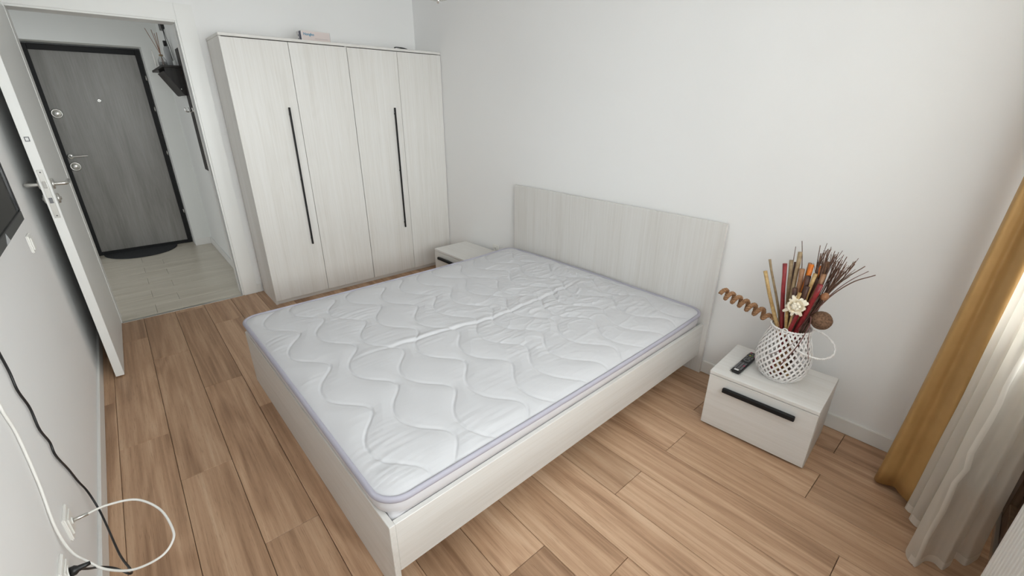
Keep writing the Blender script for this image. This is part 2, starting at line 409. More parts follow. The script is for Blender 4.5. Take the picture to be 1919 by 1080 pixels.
# ---- open bedroom door leaf, hinged at the left jamb
d1 = struct_empty('door_1', 'white bedroom door standing open against the left wall', (-2.654, -0.030, 0), math.radians(-0.98))
LW = 0.884
box('leaf', 'door_lacquer', (-0.040, -LW, 0.009), (0, 0, 2.022), d1, bev=0.002, seg=2)
box('edge_band', 'white_lacquer', (-0.0395, -LW-0.0012, 0.010), (-0.0005, -LW+0.0002, 2.021), d1, bev=0.0005)
pl = box('lock_plate', 'steel', (-0.031, -LW-0.0035, 0.965), (-0.009, -LW-0.0006, 1.205), d1, bev=0.001)
box('latch', 'chrome', (-0.027, -LW-0.010, 1.115), (-0.013, -LW-0.003, 1.150), pl, bev=0.002)
box('bolt', 'key_grey', (-0.027, -LW-0.0045, 1.040), (-0.013, -LW-0.0032, 1.068), pl, bev=0.0005)
for z in (0.977, 1.193): lathe('screw', [(0.0035, 0), (0.0035, 0.0012)], 'key_grey', pl, 12, axis_mtx((-0.020, -LW-0.0033, z), (0, -1, 0)))
mp_ = box('magnet_plate', 'key_grey', (-0.029, -LW-0.0028, 1.338), (-0.011, -LW-0.0006, 1.360), d1, bev=0.0005)
box('magnet', 'key_white', (-0.0255, -LW-0.0036, 1.342), (-0.0145, -LW-0.0027, 1.356), mp_, bev=0.0005)
for s, off in ((1, 0.0), (-1, -0.040)):
    lathe('handle_rose', [(0.026, 0), (0.026, 0.007), (0.022, 0.010)], 'steel', d1, 28, axis_mtx((off, -LW+0.06, 1.128), (s, 0, 0)))
    reach = 0.055
    pts = spline([(off, -LW+0.06, 1.128), (off+s*0.03, -LW+0.06, 1.128), (off+s*reach*0.92, -LW+0.064, 1.128), (off+s*reach, -LW+0.085, 1.128), (off+s*reach, -LW+0.13, 1.128), (off+s*reach, -LW+0.185, 1.127)], 6)
    tube('lever_handle', pts, 0.0095, 'steel', d1, 12)
    lathe('key_rose', [(0.025, 0), (0.025, 0.007), (0.021, 0.010), (0.008, 0.011), (0.008, 0.016)], 'steel', d1, 28, axis_mtx((off, -LW+0.06, 1.055), (s, 0, 0)))

# ---- entrance door of the flat
d2 = struct_empty('door_2', 'grey wood-grain entrance door in a black frame', (0, 0, 0))
FY = 2.23
box('leaf', 'grey_wood', (-2.742, FY+0.004, 0.034), (-1.964, FY+0.045, 1.986), d2, bev=0.002)
boxes('door_frame', 'black_metal', [((-2.800, FY-0.012, 0), (-2.740, FY+0.05, 2.035)), ((-1.966, FY-0.012, 0), (-1.925, FY+0.05, 2.035)), ((-2.740, FY-0.012, 1.983), (-1.966, FY+0.05, 2.035)), ((-2.740, FY-0.012, 0), (-1.966, FY+0.05, 0.036))], d2, bev=0.002)
def escutcheon(x, z, r):
    e = lathe('escutcheon', [(r, 0), (r, 0.007), (r*0.90, 0.011), (r*0.72, 0.011), (r*0.68, 0.006), (0.001, 0.006)], 'steel', d2, 36, axis_mtx((x, FY+0.004, z), (0, -1, 0)))
    lathe('lock_cylinder', [(r*0.42, 0.005), (r*0.42, 0.013), (r*0.3, 0.015)], 'chrome', e, 24, axis_mtx((x, FY+0.004, z), (0, -1, 0)))
escutcheon(-2.700, 1.432, 0.044); escutcheon(-2.703, 0.934, 0.044)
lathe('peephole', [(0.016, 0), (0.016, 0.005), (0.010, 0.008), (0.007, 0.004), (0.0005, 0.004)], 'chrome', d2, 24, axis_mtx((-2.358, FY+0.004, 1.551), (0, -1, 0)))
lathe('handle_rose', [(0.026, 0), (0.026, 0.008), (0.020, 0.012)], 'chrome', d2, 28, axis_mtx((-2.712, FY+0.004, 1.033), (0, -1, 0)))
tube('lever_handle', spline([(-2.712, FY+0.004, 1.033), (-2.712, FY-0.035, 1.033), (-2.695, FY-0.048, 1.033), (-2.64, FY-0.05, 1.034), (-2.580, FY-0.05, 1.036)], 6), 0.008, 'chrome', d2, 12)
for z in (0.35, 1.0, 1.45, 1.75): lathe('hinge_pin', [(0.006, 0), (0.006, 0.045)], 'steel', d2, 12, Matrix.Translation((-1.929, FY-0.016, z)))

# ---- bedroom window and balcony door (behind and beside the viewer)
w1 = struct_empty('window_1', 'white framed bedroom window above the radiator')
fy0, fy1 = YW-0.14, YW-0.08
boxes('window_frame', 'white_plastic', [((WX0, fy0, WZ0), (WX0+0.06, fy1, WZ1)), ((WX1-0.06, fy0, WZ0), (WX1, fy1, WZ1)), ((WX0+0.06, fy0, WZ0), (WX1-0.06, fy1, WZ0+0.06)), ((WX0+0.06, fy0, WZ1-0.06), (WX1-0.06, fy1, WZ1)), ((-1.74, fy0, WZ0+0.06), (-1.68, fy1, WZ1-0.06))], w1, bev=0.003)
for a, b_ in ((WX0+0.06, -1.74), (-1.68, WX1-0.06)): box('pane', 'window_glass', (a, fy0+0.025, WZ0+0.06), (b_, fy0+0.031, WZ1-0.06), w1, bev=0)
box('window_sill', 'white_plastic', (WX0-0.03, YW-0.08, WZ0-0.03), (WX1+0.03, YW+0.06, WZ0), w1, bev=0.004)
d3 = struct_empty('door_3', 'brown framed balcony door behind the curtains')
boxes('door_frame', 'brown_joinery', [((BX0, fy0, 0), (BX0+0.09, YW-0.01, BZ1)), ((BX1-0.09, fy0, 0), (BX1, YW-0.01, BZ1)), ((BX0+0.09, fy0, BZ1-0.09), (BX1-0.09, YW-0.01, BZ1)), ((BX0+0.09, fy0, 0), (BX1-0.09, YW-0.01, 0.10)), ((BX0+0.09, fy0, 0.78), (BX1-0.09, YW-0.01, 0.86))], d3, bev=0.003)
box('threshold', 'steel', (BX0, YW-0.0095, 0.0), (BX1, YW+0.004, 0.03), d3, bev=0.002)
box('door_panel', 'brown_joinery', (BX0+0.09, fy0+0.02, 0.10), (BX1-0.09, YW-0.03, 0.78), d3, bev=0.002)
box('pane', 'window_glass', (BX0+0.09, fy0+0.025, 0.86), (BX1-0.09, fy0+0.031, BZ1-0.09), d3, bev=0)
box('door_handle', 'white_plastic', (BX0+0.03, YW-0.01, 1.02), (BX0+0.06, YW+0.035, 1.14), d3, bev=0.006, seg=2)

# ------------------------------------------------------------------ wardrobe
wx0, wx1, wy, wh = -1.692, -0.004, -0.427, 1.945
wd = thing('wardrobe', 'tall pale ash wardrobe with four doors and two long black handles', 'wardrobe', (0, 0, 0))
box('side_panel', 'ash_z', (wx0, wy+0.018, 0), (wx0+0.018, -0.018, wh-0.018), wd)
box('side_panel', 'ash_z', (wx1-0.018, wy+0.018, 0), (wx1, -0.018, wh-0.018), wd)
box('top_panel', 'ash_x', (wx0-0.002, wy-0.002, wh-0.018), (wx1, -0.016, wh), wd)
box('bottom_panel', 'ash_x', (wx0+0.018, wy+0.020, 0.040), (wx1-0.018, -0.022, 0.058), wd)
box('plinth', 'ash_x', (wx0+0.018, wy+0.024, 0), (wx1-0.018, wy+0.042, 0.040), wd)
box('back_panel', 'ash_z', (wx0+0.018, -0.022, 0.0), (wx1-0.018, -0.018, wh-0.018), wd, bev=0)
box('divider_panel', 'ash_z', (-0.856, wy+0.02, 0.058), (-0.838, -0.022, wh-0.018), wd, bev=0)
dw = (wx1-wx0)/4
for i in range(4):
    a = wx0+i*dw+(0.0005 if i == 0 else 0.0022 if i == 2 else 0.0014); b_ = wx0+(i+1)*dw-(0.0005 if i == 3 else 0.0022 if i == 1 else 0.0014)
    dr = box('door', 'ash_z', (a, wy, 0.036), (b_, wy+0.0175, wh-0.0235), wd, bev=0.001)
    if i in (0, 2):
        hx = b_-0.068
        boxes('handle', 'black_metal', [((hx-0.006, wy-0.022, 0.46), (hx+0.006, wy-0.010, 1.494))] + [((hx-0.005, wy-0.011, z), (hx+0.005, wy-0.0002, z+0.012)) for z in (0.50, 0.97, 1.44)], dr, bev=0.0015)
# carton and small black cable on top of the wardrobe
bx = thing('carton_box', 'small white and pink carton with blue lettering on top of the wardrobe', 'box', (-1.150, -0.375, wh), math.radians(1.5))
box('carton', 'paper_white', (-0.0, -0.0, 0.0002), (0.212, 0.10, 0.068), bx, bev=0.001)
box('front_print', 'carton_face', (0.004, -0.0006, 0.002), (0.206, 0.0001, 0.066), bx, bev=0)
box('side_print', 'print_dark', (-0.0006, 0.006, 0.003), (0.0001, 0.045, 0.064), bx, bev=0)
for yy, zz in ((0.062, 0.016), (0.060, 0.040)): lathe('dot_print', [(0.007, 0), (0.007, 0.0006)], 'print_dark', bx, 12, axis_mtx((0.0, yy, zz), (-1, 0, 0)))
box('flap_edge', 'print_grey', (0.207, -0.0006, 0.001), (0.2095, 0.0002, 0.067), bx, bev=0)
box('small_print', 'print_grey', (0.095, -0.0010, 0.018), (0.190, -0.0005, 0.021), bx, bev=0)
def text_mesh(name, body, size, mat, parent, mtx, bold=0.0):
    cu = bpy.data.curves.new('text', 'FONT'); cu.body = body; cu.size = size; cu.extrude = 0.0002; cu.offset = bold
    o = bpy.data.objects.new('text', cu); COL.objects.link(o)
    dg = bpy.context.evaluated_depsgraph_get(); me = bpy.data.meshes.new_from_object(o.evaluated_get(dg))
    bpy.data.objects.remove(o); me.transform(mtx); me.materials.clear(); me.materials.append(MATS[mat])
    q = bpy.data.objects.new(name, me); COL.objects.link(q); q.parent = parent; return q
text_mesh('lettering', 'Hongko', 0.024, 'print_blue', bx, Matrix.Translation((0.014, -0.0009, 0.038)) @ Matrix.Rotation(PI/2, 4, 'X'), 0.0006)
cpts = [(-0.35+0.055*math.cos(a)+0.01*math.sin(3*a), -0.36+0.035*math.sin(a), wh+0.006+0.008*(0.5+0.5*math.sin(2*a))) for a in np.linspace(0, 4*PI, 60)]
cpts += [(-0.28, -0.35, wh+0.006), (-0.24, -0.355, wh+0.005), (-0.20, -0.36, wh+0.005)]
tag(tube('cable_coil', cpts, 0.004, 'black_plastic'), 'small coil of black cable on top of the wardrobe near the corner', 'cable')

# ------------------------------------------------------------------ bed
BR = math.radians(1.0018)
bed = thing('bed', 'pale ash double bed frame with a tall plain headboard', 'bed', (0, -2.3, 0), BR)
by0, by1 = -3.1358+2.3, -1.4436+2.3         # near and far rail outer faces (local y)
fx = -2.0693                                # foot board outer face
hb = box('headboard', 'ash_z', (-0.018, -0.853, 0.0), (0.0, 0.853, 0.9254), bed, bev=0.0015)
hb.rotation_euler = (0, 0, -BR); hb.location = (-0.016, -0.008, 0)
box('footboard', 'ash_y', (fx, by0, 0.0), (fx+0.020, by1, 0.322), bed)
for ya, yb in ((by0+0.0005, by0+0.020), (by1-0.020, by1-0.0005)): box('side_rail', 'ash_x', (fx+0.0202, ya, 0.117), (-0.050, yb, 0.321), bed)
box('centre_beam', 'ash_x', (fx+0.021, -0.03, 0.10), (-0.055, 0.03, 0.165), bed)
for i in range(13):
    x = fx+0.10+i*0.153; box('slat', 'ash_y', (x, by0+0.021, 0.166), (x+0.07, by1-0.021, 0.180), bed, bev=0.001)
for x in (-1.4, -0.7): box('centre_leg', 'black_metal', (x-0.02, -0.02, 0.0), (x+0.02, 0.02, 0.10), bed)

# ---- mattress with quilted top
def perlin(x, y, seed=0):
    rng = np.random.default_rng(seed); p = rng.permutation(512); g = rng.uniform(0, 2*PI, 512)
    xi = np.floor(x).astype(int); yi = np.floor(y).astype(int); xf = x-xi; yf = y-yi
    u = xf*xf*xf*(xf*(xf*6-15)+10); v = yf*yf*yf*(yf*(yf*6-15)+10)
    def gr(i, j, dx, dy):
        a = g[(p[(i % 512)]+j) % 512 % 512]; a = g[p[(p[i % 512]+j) % 512]]; return np.cos(a)*dx+np.sin(a)*dy
    n0 = gr(xi, yi, xf, yf)*(1-u)+gr(xi+1, yi, xf-1, yf)*u; n1 = gr(xi, yi+1, xf, yf-1)*(1-u)+gr(xi+1, yi+1, xf-1, yf-1)*u
    return n0*(1-v)+n1*v
mx0, mx1, my0, my1 = fx-0.004, -0.058, by0+0.006, by1-0.006
mcx, mcy, mhx, mhy, mr = (mx0+mx1)/2, (my0+my1)/2, (mx1-mx0)/2, (my1-my0)/2, 0.085
ZP = 0.398
mt = thing('mattress', 'white quilted mattress with lavender piping lying in the bed frame', 'mattress', (0, -2.3, 0), BR)
def rr_loop(inset, n_arc=10, n_side=40):
    hx, hy, r = mhx-inset, mhy-inset, max(mr-inset*0.5, 0.01); P = []
    for cx, cy, a0 in ((hx-r, hy-r, 0), (-hx+r, hy-r, PI/2), (-hx+r, -hy+r, PI), (hx-r, -hy+r, 1.5*PI)):
        for k in range(n_arc): a = a0+PI/2*k/(n_arc-1); P.append((mcx+cx+r*math.cos(a), mcy+cy+r*math.sin(a)))
    Q = []                                           # subdivide long sides
    for i in range(len(P)):
        a, c = Vector(P[i]), Vector(P[(i+1) % len(P)]); L = (c-a).length; k = max(1, int(L/0.05))
        for j in range(k): Q.append(tuple(a+(c-a)*j/k))
    return Q
def edge_z(x, y):                                     # the seam wanders a little in height
    return ZP + 0.006*math.sin(2.1*x+0.4) + 0.005*math.sin(3.1*y+1.0) + (0.008 if x > -0.4 else 0.0)*min(1, (x+0.4)/0.3 if x > -0.4 else 0)
nx, ny = 430, 360
u = np.linspace(-1, 1, nx); vv = np.linspace(-1, 1, ny)
u = np.sign(u)*(1-(1-np.abs(u))**1.25); vv = np.sign(vv)*(1-(1-np.abs(vv))**1.25)
Ug, Vg = np.meshgrid(u, vv, indexing='ij')
Y = Vg*mhy
ov = np.clip(np.abs(Y)-(mhy-mr), 0, mr); half = mhx-mr+np.sqrt(np.maximum(mr*mr-ov*ov, 0)); X = Ug*half
qx, qy = np.abs(X)-(mhx-mr), np.abs(Y)-(mhy-mr)
sd = -(np.hypot(np.maximum(qx, 0), np.maximum(qy, 0))+np.minimum(np.maximum(qx, qy), 0)-mr)   # distance inside the edge
Xl, Yl = X+mcx, Y+mcy
ez = ZP+0.006*np.sin(2.1*Xl+0.4)+0.005*np.sin(3.1*Yl+1.0)+np.where(Xl > -0.4, 0.008*np.minimum(1, (Xl+0.4)/0.3), 0)
H = 0.026*(1-np.exp(-np.maximum(sd, 0)/0.045))
# quilting lines: meanders that run across the bed, one every 0.158 m
Yw = Yl-2.3
near = np.full_like(X, 9.0); jit = 0.010*perlin(Xl*2.3+5, Yl*2.3, 3)
phase = {0: -1.876, 1: -1.79, 2: -1.966}
for k in range(-1, 13):
    xc = -1.955+0.158*k; ph = phase.get(k, -1.80-0.085*((k*5) % 7)/3.0)
    a = 2*PI*(Yw-ph)/0.408
    w_ = a+0.28*np.sin(a); xl = xc+0.054*np.cos(w_)+jit
    slope = 0.054*2*PI/0.408*np.sin(w_)
    near = np.minimum(near, np.abs(Xl-xl)/np.sqrt(1+slope*slope))
damp = np.clip(sd/0.05, 0, 1)
H += damp*(-0.0050*np.exp(-(near/0.0052)**2)+0.0055*(1-np.exp(-(near/0.036)**2))-0.0035)
# creases: stretch marks along the bed, crumples at the head end, one long fold down the middle
zone = np.clip((Xl+1.55)/0.9, 0, 1)*np.exp(-((Yw+2.42)/0.50)**2)
fine = perlin(Xl*5+0.6*Yl, Yl*46, 5)*perlin(Xl*2.2, Yl*2.6, 6)
H += damp*0.0075*fine
cr = 1-np.abs(perlin(Xl*5.5+1.2*Yl+20, Yl*9, 8))*3.2; H += damp*0.0060*zone*np.clip(cr, 0, 1)**4
cr2 = 1-np.abs(perlin(Xl*11+40, Yl*17+3*Xl, 9))*3.0; H += damp*0.0036*zone*np.clip(cr2, 0, 1)**4
H += damp*0.007*zone*perlin(Xl*4, Yl*4.5+9, 12)
head = np.clip((Xl+0.7)/0.5, 0, 1)*np.exp(-((Yw+1.9)/0.45)**2)
H += damp*0.006*head*np.clip(1-np.abs(perlin(Xl*6+3*Yl, Yl*12, 21))*3, 0, 1)**2
yf = -2.335-0.03*np.cos((Xl+0.9)*3.0)+0.035*perlin(Xl*2.7, Xl*0+0.3, 14)
fall = np.clip((Xl+1.85)/0.35, 0, 1)*np.clip((-0.22-Xl)/0.12, 0, 1)
dd = Yw-yf
H += damp*fall*(0.0052*(0.9+0.5*perlin(Xl*4.5, Xl*0+7.3, 33))*np.exp(-(np.maximum(dd, 0)/0.024)**2)*np.exp(-(np.minimum(dd, 0)/0.007)**2)-0.005*np.exp(-((dd+0.016)/0.010)**2))
H -= 0.008*damp*np.exp(-((Yw+2.35)/0.35)**2)*np.clip((Xl+1.7)/0.6, 0, 1)
Z = ez+H
V = np.stack([Xl, Yl, Z], -1).reshape(-1, 3)
ii = (np.arange(nx-1)[:, None]*ny+np.arange(ny-1)[None, :]).ravel()
Fq = np.stack([ii, ii+ny, ii+ny+1, ii+1], -1)
me = bpy.data.meshes.new('quilted_top'); me.vertices.add(len(V)); me.vertices.foreach_set('co', V.ravel())
me.loops.add(Fq.size); me.loops.foreach_set('vertex_index', Fq.ravel().astype(np.int32))
me.polygons.add(len(Fq)); me.polygons.foreach_set('loop_start', np.arange(0, Fq.size, 4, dtype=np.int32))
me.update(calc_edges=True); me.validate(); me.shade_smooth(); me.materials.append(MATS['quilt_white'])
qt = bpy.data.objects.new('quilted_top', me); COL.objects.link(qt); qt.parent = mt
L0 = rr_loop(0.0)
tube('piping', [(x, y, edge_z(x, y)) for x, y in L0], 0.0095, 'lavender_piping', mt, 10, True, 1.25)
rings = [(0.004, 0.181, None), (0.004, 0.325, None), (0.008, 0.331, None), (0.001, 0.350, None), (0.000, 0.372, None), (0.003, None, -0.006)]
V = []; Fc = []; n = None
base = rr_loop(0.0)
cenx, ceny = mcx, mcy
for ins, z, dz in rings:
    for x, y in base:
        sx = 1-ins/mhx; sy = 1-ins/mhy
        px_, py_ = cenx+(x-cenx)*sx, ceny+(y-ceny)*sy
        if z is not None and z < 0.33: px_ = max(px_, fx+0.0225); py_ = min(max(py_, by0+0.0225), by1-0.0225)   # tucked inside the rails
        V.append((px_, py_, z if z is not None else edge_z(x, y)+dz))
n = len(base)
for i in range(len(rings)-1):
    for j in range(n): Fc.append((i*n+j, i*n+(j+1) % n, (i+1)*n+(j+1) % n, (i+1)*n+j))
Fc.append(tuple(range(n))[::-1])
mesh_obj('side_band', V, Fc, 'mattress_side', mt, True)

# ------------------------------------------------------------------ nightstands
def nightstand(loc, rot, label):
    t = thing('nightstand', label, 'nightstand', loc, rot, 'matching ash nightstands')
    w, d, h = 0.460, 0.357, 0.315            # front faces local -x
    box('top_panel', 'ash_y', (-d/2, -w/2, h-0.018), (d/2, w/2, h), t)
    for y0 in (-w/2, w/2-0.018): box('side_panel', 'ash_x', (-d/2+0.019, y0, 0.0), (d/2, y0+0.018, h-0.018), t)
    box('bottom_panel', 'ash_y', (-d/2+0.020, -w/2+0.018, 0.022), (d/2-0.004, w/2-0.018, 0.040), t)
    box('back_panel', 'ash_y', (d/2-0.004, -w/2+0.018, 0.022), (d/2, w/2-0.018, h-0.018), t, bev=0)
    dr = box('drawer', 'ash_y', (-d/2, -w/2+0.001, 0.012), (-d/2+0.018, w/2-0.001, h-0.0215), t, bev=0.001)
    boxes('handle', 'black_metal', [((-d/2-0.027, -0.153, 0.235), (-d/2-0.010, 0.153, 0.257)), ((-d/2-0.012, -0.150, 0.240), (-d/2-0.0002, 0.150, 0.252))], dr, bev=0.002)
    return t
nightstand((-0.273, -3.607, 0), math.radians(3.72), 'pale ash nightstand carrying the flower basket and remote control')
nightstand((-0.2265, -1.018, 0), math.radians(1.2), 'pale ash nightstand between the bed and the wardrobe')

# ------------------------------------------------------------------ remote control
NH = 0.315
rm = thing('remote_control', 'black television remote control beside the white basket', 'remote', (-0.290, -3.478, NH+0.0002), math.radians(1.5))
box('body', 'black_plastic', (-0.122, -0.022, 0.0), (0.122, 0.022, 0.017), rm, bev=0.006, seg=3)
kb = None
def key(x, y, sx, sy, mat):
    box('button', mat, (x-sx, y-sy, 0.0165), (x+sx, y+sy, 0.0186), rm, bev=0.0006)
key(-0.107, 0, 0.006, 0.010, 'key_white')
for r in range(6):
    for c_ in (-0.013, 0, 0.013): key(-0.090+r*0.013, c_, 0.0042, 0.0042, 'key_red' if (r, c_) == (3, -0.013) else 'key_grey')
lathe('dial_ring', [(0.016, 0.0168), (0.016, 0.0186), (0.009, 0.0186), (0.009, 0.0168)], 'key_grey', rm, 28, Matrix.Translation((0.018, 0, 0)))
for r in range(2):
    for c_ in (-0.013, 0, 0.013): key(0.044+r*0.013, c_, 0.0042, 0.0042, 'key_grey')
for c_, mm in ((-0.0155, 'key_red'), (-0.005, 'key_green'), (0.0055, 'key_yellow'), (0.016, 'key_grey')): key(0.075, c_, 0.003, 0.0042, mm)
for c_ in (-0.013, 0, 0.013): key(0.092, c_, 0.0042, 0.004, 'key_grey')
key(0.108, 0.012, 0.004, 0.004, 'key_red')

# ------------------------------------------------------------------ white woven basket
BCX, BCY = -0.262, -3.622
bk = thing('woven_basket', 'round white wicker basket with an open diamond weave holding dried decorations', 'basket', (BCX, BCY, NH))
prof = [(0.072, 0.006), (0.094, 0.026), (0.108, 0.058), (0.113, 0.095), (0.109, 0.135), (0.098, 0.175), (0.086, 0.215), (0.080, 0.248), (0.081, 0.262)]
pz = np.array([p[1] for p in prof]); prr = np.array([p[0] for p in prof])
def brad(z):
    from numpy import interp
    return float(interp(z, pz, prr))
def strip_geo(th0, turn, V, Fc, lift, wdt=0.0042, k=26):
    b0 = len(V)
    for i in range(k+1):
        s = i/k; z = 0.006+s*0.252; r = brad(z)+lift*(1 if (i//2) % 2 else -1)*0.4+lift; th = th0+turn*s
        z2 = min(z+0.004, 0.262); dth = turn*0.004/0.252
        e = Vector((math.cos(th), math.sin(th), 0)); p = Vector((r*e.x, r*e.y, z))
        p2 = Vector(((brad(z2))*math.cos(th+dth), (brad(z2))*math.sin(th+dth), z2))
        tan = (p2-Vector((brad(z)*e.x, brad(z)*e.y, z))); tan = tan.normalized() if tan.length > 1e-6 else Vector((0, 0, 1))
        side = tan.cross(e).normalized(); nn = side.cross(tan).normalized()
        for a, c_ in ((-1, 0), (1, 0), (1, 1), (-1, 1)): V.append(p+side*(a*wdt)+nn*(c_*0.0016))
    for i in range(k):
        for j in range(4): Fc.append((b0+i*4+j, b0+i*4+(j+1) % 4, b0+(i+1)*4+(j+1) % 4, b0+(i+1)*4+j))
V = []; Fc = []
for i in range(26):
    strip_geo(2*PI*i/26, 1.75, V, Fc, 0.0012); strip_geo(2*PI*(i+0.5)/26, -1.75, V, Fc, -0.0012)
wv = mesh_obj('lattice_weave', V, Fc, 'wicker_white', bk); wv['kind'] = 'stuff'
def rope_ring(z, r, rad, turns, name):
    V = []; Fc = []
    for s in range(2):
        P = []
        for i in range(120):
            a = 2*PI*i/120; q = turns*a+PI*s
            P.append(((r+rad*0.6*math.cos(q))*math.cos(a), (r+rad*0.6*math.cos(q))*math.sin(a), z+rad*0.6*math.sin(q)))
        v, f = tube_geo(P, rad*0.62, 6, True); o0 = len(V); V += v; Fc += [tuple(o0+k for k in q) for q in f]
    return mesh_obj(name, V, Fc, 'wicker_white', bk, True)
rope_ring(0.262, 0.081, 0.0045, 22, 'rim'); rope_ring(0.0062, 0.074, 0.0050, 20, 'foot_ring')
lathe('base_disc', [(0.072, 0.0015), (0.072, 0.006)], 'wicker_white', bk, 32)
def twist(name, pts, rad, mat, parent, turns, strands=2, n=6, m=6):
    P = spline(pts, m); V = []; Fc = []
    T = [(P[min(i+1, len(P)-1)]-P[max(i-1, 0)]).normalized() for i in range(len(P))]
    ref = Vector((0.3, 0.2, 1)).normalized()
    for s in range(strands):
        Q = []
        for i, p in enumerate(P):
            a = (ref-T[i]*ref.dot(T[i])).normalized(); b_ = T[i].cross(a); q = 2*PI*(turns*i/(len(P)-1)+s/strands)
            Q.append(p+(a*math.cos(q)+b_*math.sin(q))*rad*0.55)
        v, f = tube_geo(Q, rad*0.62, n); o0 = len(V); V += v; Fc += [tuple(o0+k for k in q) for q in f]
    return mesh_obj(name, V, Fc, mat, parent, True)
# bail handle that has dropped down on the right side
twist('bail_handle', [(-0.085, -0.015, 0.255), (-0.097, -0.045, 0.215), (-0.088, -0.090, 0.190), (-0.045, -0.150, 0.172), (0.015, -0.178, 0.180), (0.062, -0.165, 0.205), (0.075, -0.120, 0.235), (0.062, -0.060, 0.252)], 0.0055, 'wicker_white', bk, 26, 2, 6, 10)
lp = [(-0.094+0.001*math.cos(a), -0.004+0.0115*math.cos(a), 0.268+0.0115*math.sin(a)) for a in np.linspace(0, 2*PI, 25)[:-1]]
tube('handle_loop', lp, 0.0026, 'wicker_white', bk, 8, True)

# ---- dried decorations standing in the basket
ZB = NH+0.012
def stick(mat, tip, foot, r, label, kind='dried_stick', cat='dried stick', bend=0.004):
    a, c_ = Vector(foot), Vector(tip); P = [a+(c_-a)*i/10 for i in range(11)]
    P = [p+Vector((math.sin(i*1.3)*bend*0.4, math.sin(i*0.9+r*900)*bend*0.5, 0)) if 0 < i < 10 else p for i, p in enumerate(P)]
    L = (c_-a).length; rr = []
    for i in range(11): rr.append(r*(1.10 if i % 4 == 2 else 1.0)*(1.05-0.1*i/10))
    return tag(tube(kind, P, rr, mat, None, 9), label, cat, 'dried sticks in the white basket')
STK = [  # material, tip, radius, label
    ('stick_straw', (-0.235, -3.462, 0.850), 0.0048, 'thin straw-brown stick leaning left behind the gold one in the basket'),
    ('stick_gold', (-0.285, -3.470, 0.807), 0.0072, 'glossy gold stick leaning left, leftmost front stick in the basket'),
    ('stick_red', (-0.260, -3.534, 0.854), 0.0078, 'dark crimson upright stick left of the cream flower'),
    ('stick_straw', (-0.235, -3.549, 0.868), 0.0076, 'straw-coloured upright stick just right of the crimson one'),
    ('stick_dark', (-0.215, -3.561, 0.858), 0.0050, 'thin dark stick behind the straw-coloured upright stick'),
    ('stick_straw', (-0.245, -3.577, 0.915), 0.0078, 'tallest straw-brown stick above the cream flower'),
    ('stick_tan', (-0.270, -3.607, 0.850), 0.0090, 'light brown stick left of the bright orange stick'),
    ('stick_tan', (-0.215, -3.618, 0.868), 0.0070, 'reddish brown stick behind the bright orange stick'),
    ('stick_orange', (-0.260, -3.634, 0.876), 0.0088, 'bright orange stick above the cream flower'),
    ('stick_dark', (-0.285, -3.640, 0.830), 0.0088, 'dark brown stick right of the bright orange stick'),
    ('stick_orange', (-0.225, -3.660, 0.868), 0.0085, 'second orange stick, further right and partly hidden'),
    ('stick_tan', (-0.225, -3.680, 0.892), 0.0095, 'thick orange-brown stick right of the orange ones'),
    ('stick_gold', (-0.295, -3.665, 0.850), 0.0070, 'pale gold stick slanting right of the flower'),
    ('stick_dark', (-0.300, -3.650, 0.790), 0.0085, 'short dark brown stick beside the pale gold one'),
    ('stick_gold', (-0.320, -3.634, 0.760), 0.0062, 'short pale straw stick just behind the flower'),
    ('stick_red', (-0.315, -3.697, 0.815), 0.0090, 'crimson stick slanting right in front of the twig bundle'),
    ('stick_dark', (-0.290, -3.605, 0.765), 0.0085, 'dark brown stick hidden behind the upper left of the flower'),
    ('stick_tan', (-0.270, -3.690, 0.850), 0.0085, 'brown stick between the thick orange-brown one and the twigs'),
    ('stick_dark', (-0.255, -3.672, 0.820), 0.0095, 'thick dark stick behind the pale gold slanting one'),
    ('stick_gold', (-0.312, -3.600, 0.690), 0.0065, 'straw-gold stick rising under the left edge of the flower'),
    ('stick_red', (-0.325, -3.652, 0.690), 0.0075, 'short deep red stick rising under the right edge of the flower'),
    ('stick_dark', (-0.330, -3.640, 0.700), 0.0085, 'short dark red-brown stick below the flower'),
]
for i, (mm, tip, r, lab) in enumerate(STK):
    # each stick passes through the basket mouth and stands on the basket floor
    tx, ty, tz = tip; zm = NH+0.262; k = (zm-ZB)/(tz-ZB)
    mxp = BCX+max(-0.058, min(0.058, (tx-BCX)*0.7-0.012*((i % 3)-1))); myp = BCY+max(-0.060, min(0.060, (ty-BCY)*0.42))
    foot = Vector((tx+(mxp-tx)/(1-k), ty+(myp-ty)/(1-k), ZB))
    off = Vector((foot.x-BCX, foot.y-BCY, 0))
    if off.length > 0.060: off = off.normalized()*0.060; foot = Vector((BCX+off.x, BCY+off.y, ZB))
    stick(mm, tip, foot, r*1.12, lab)
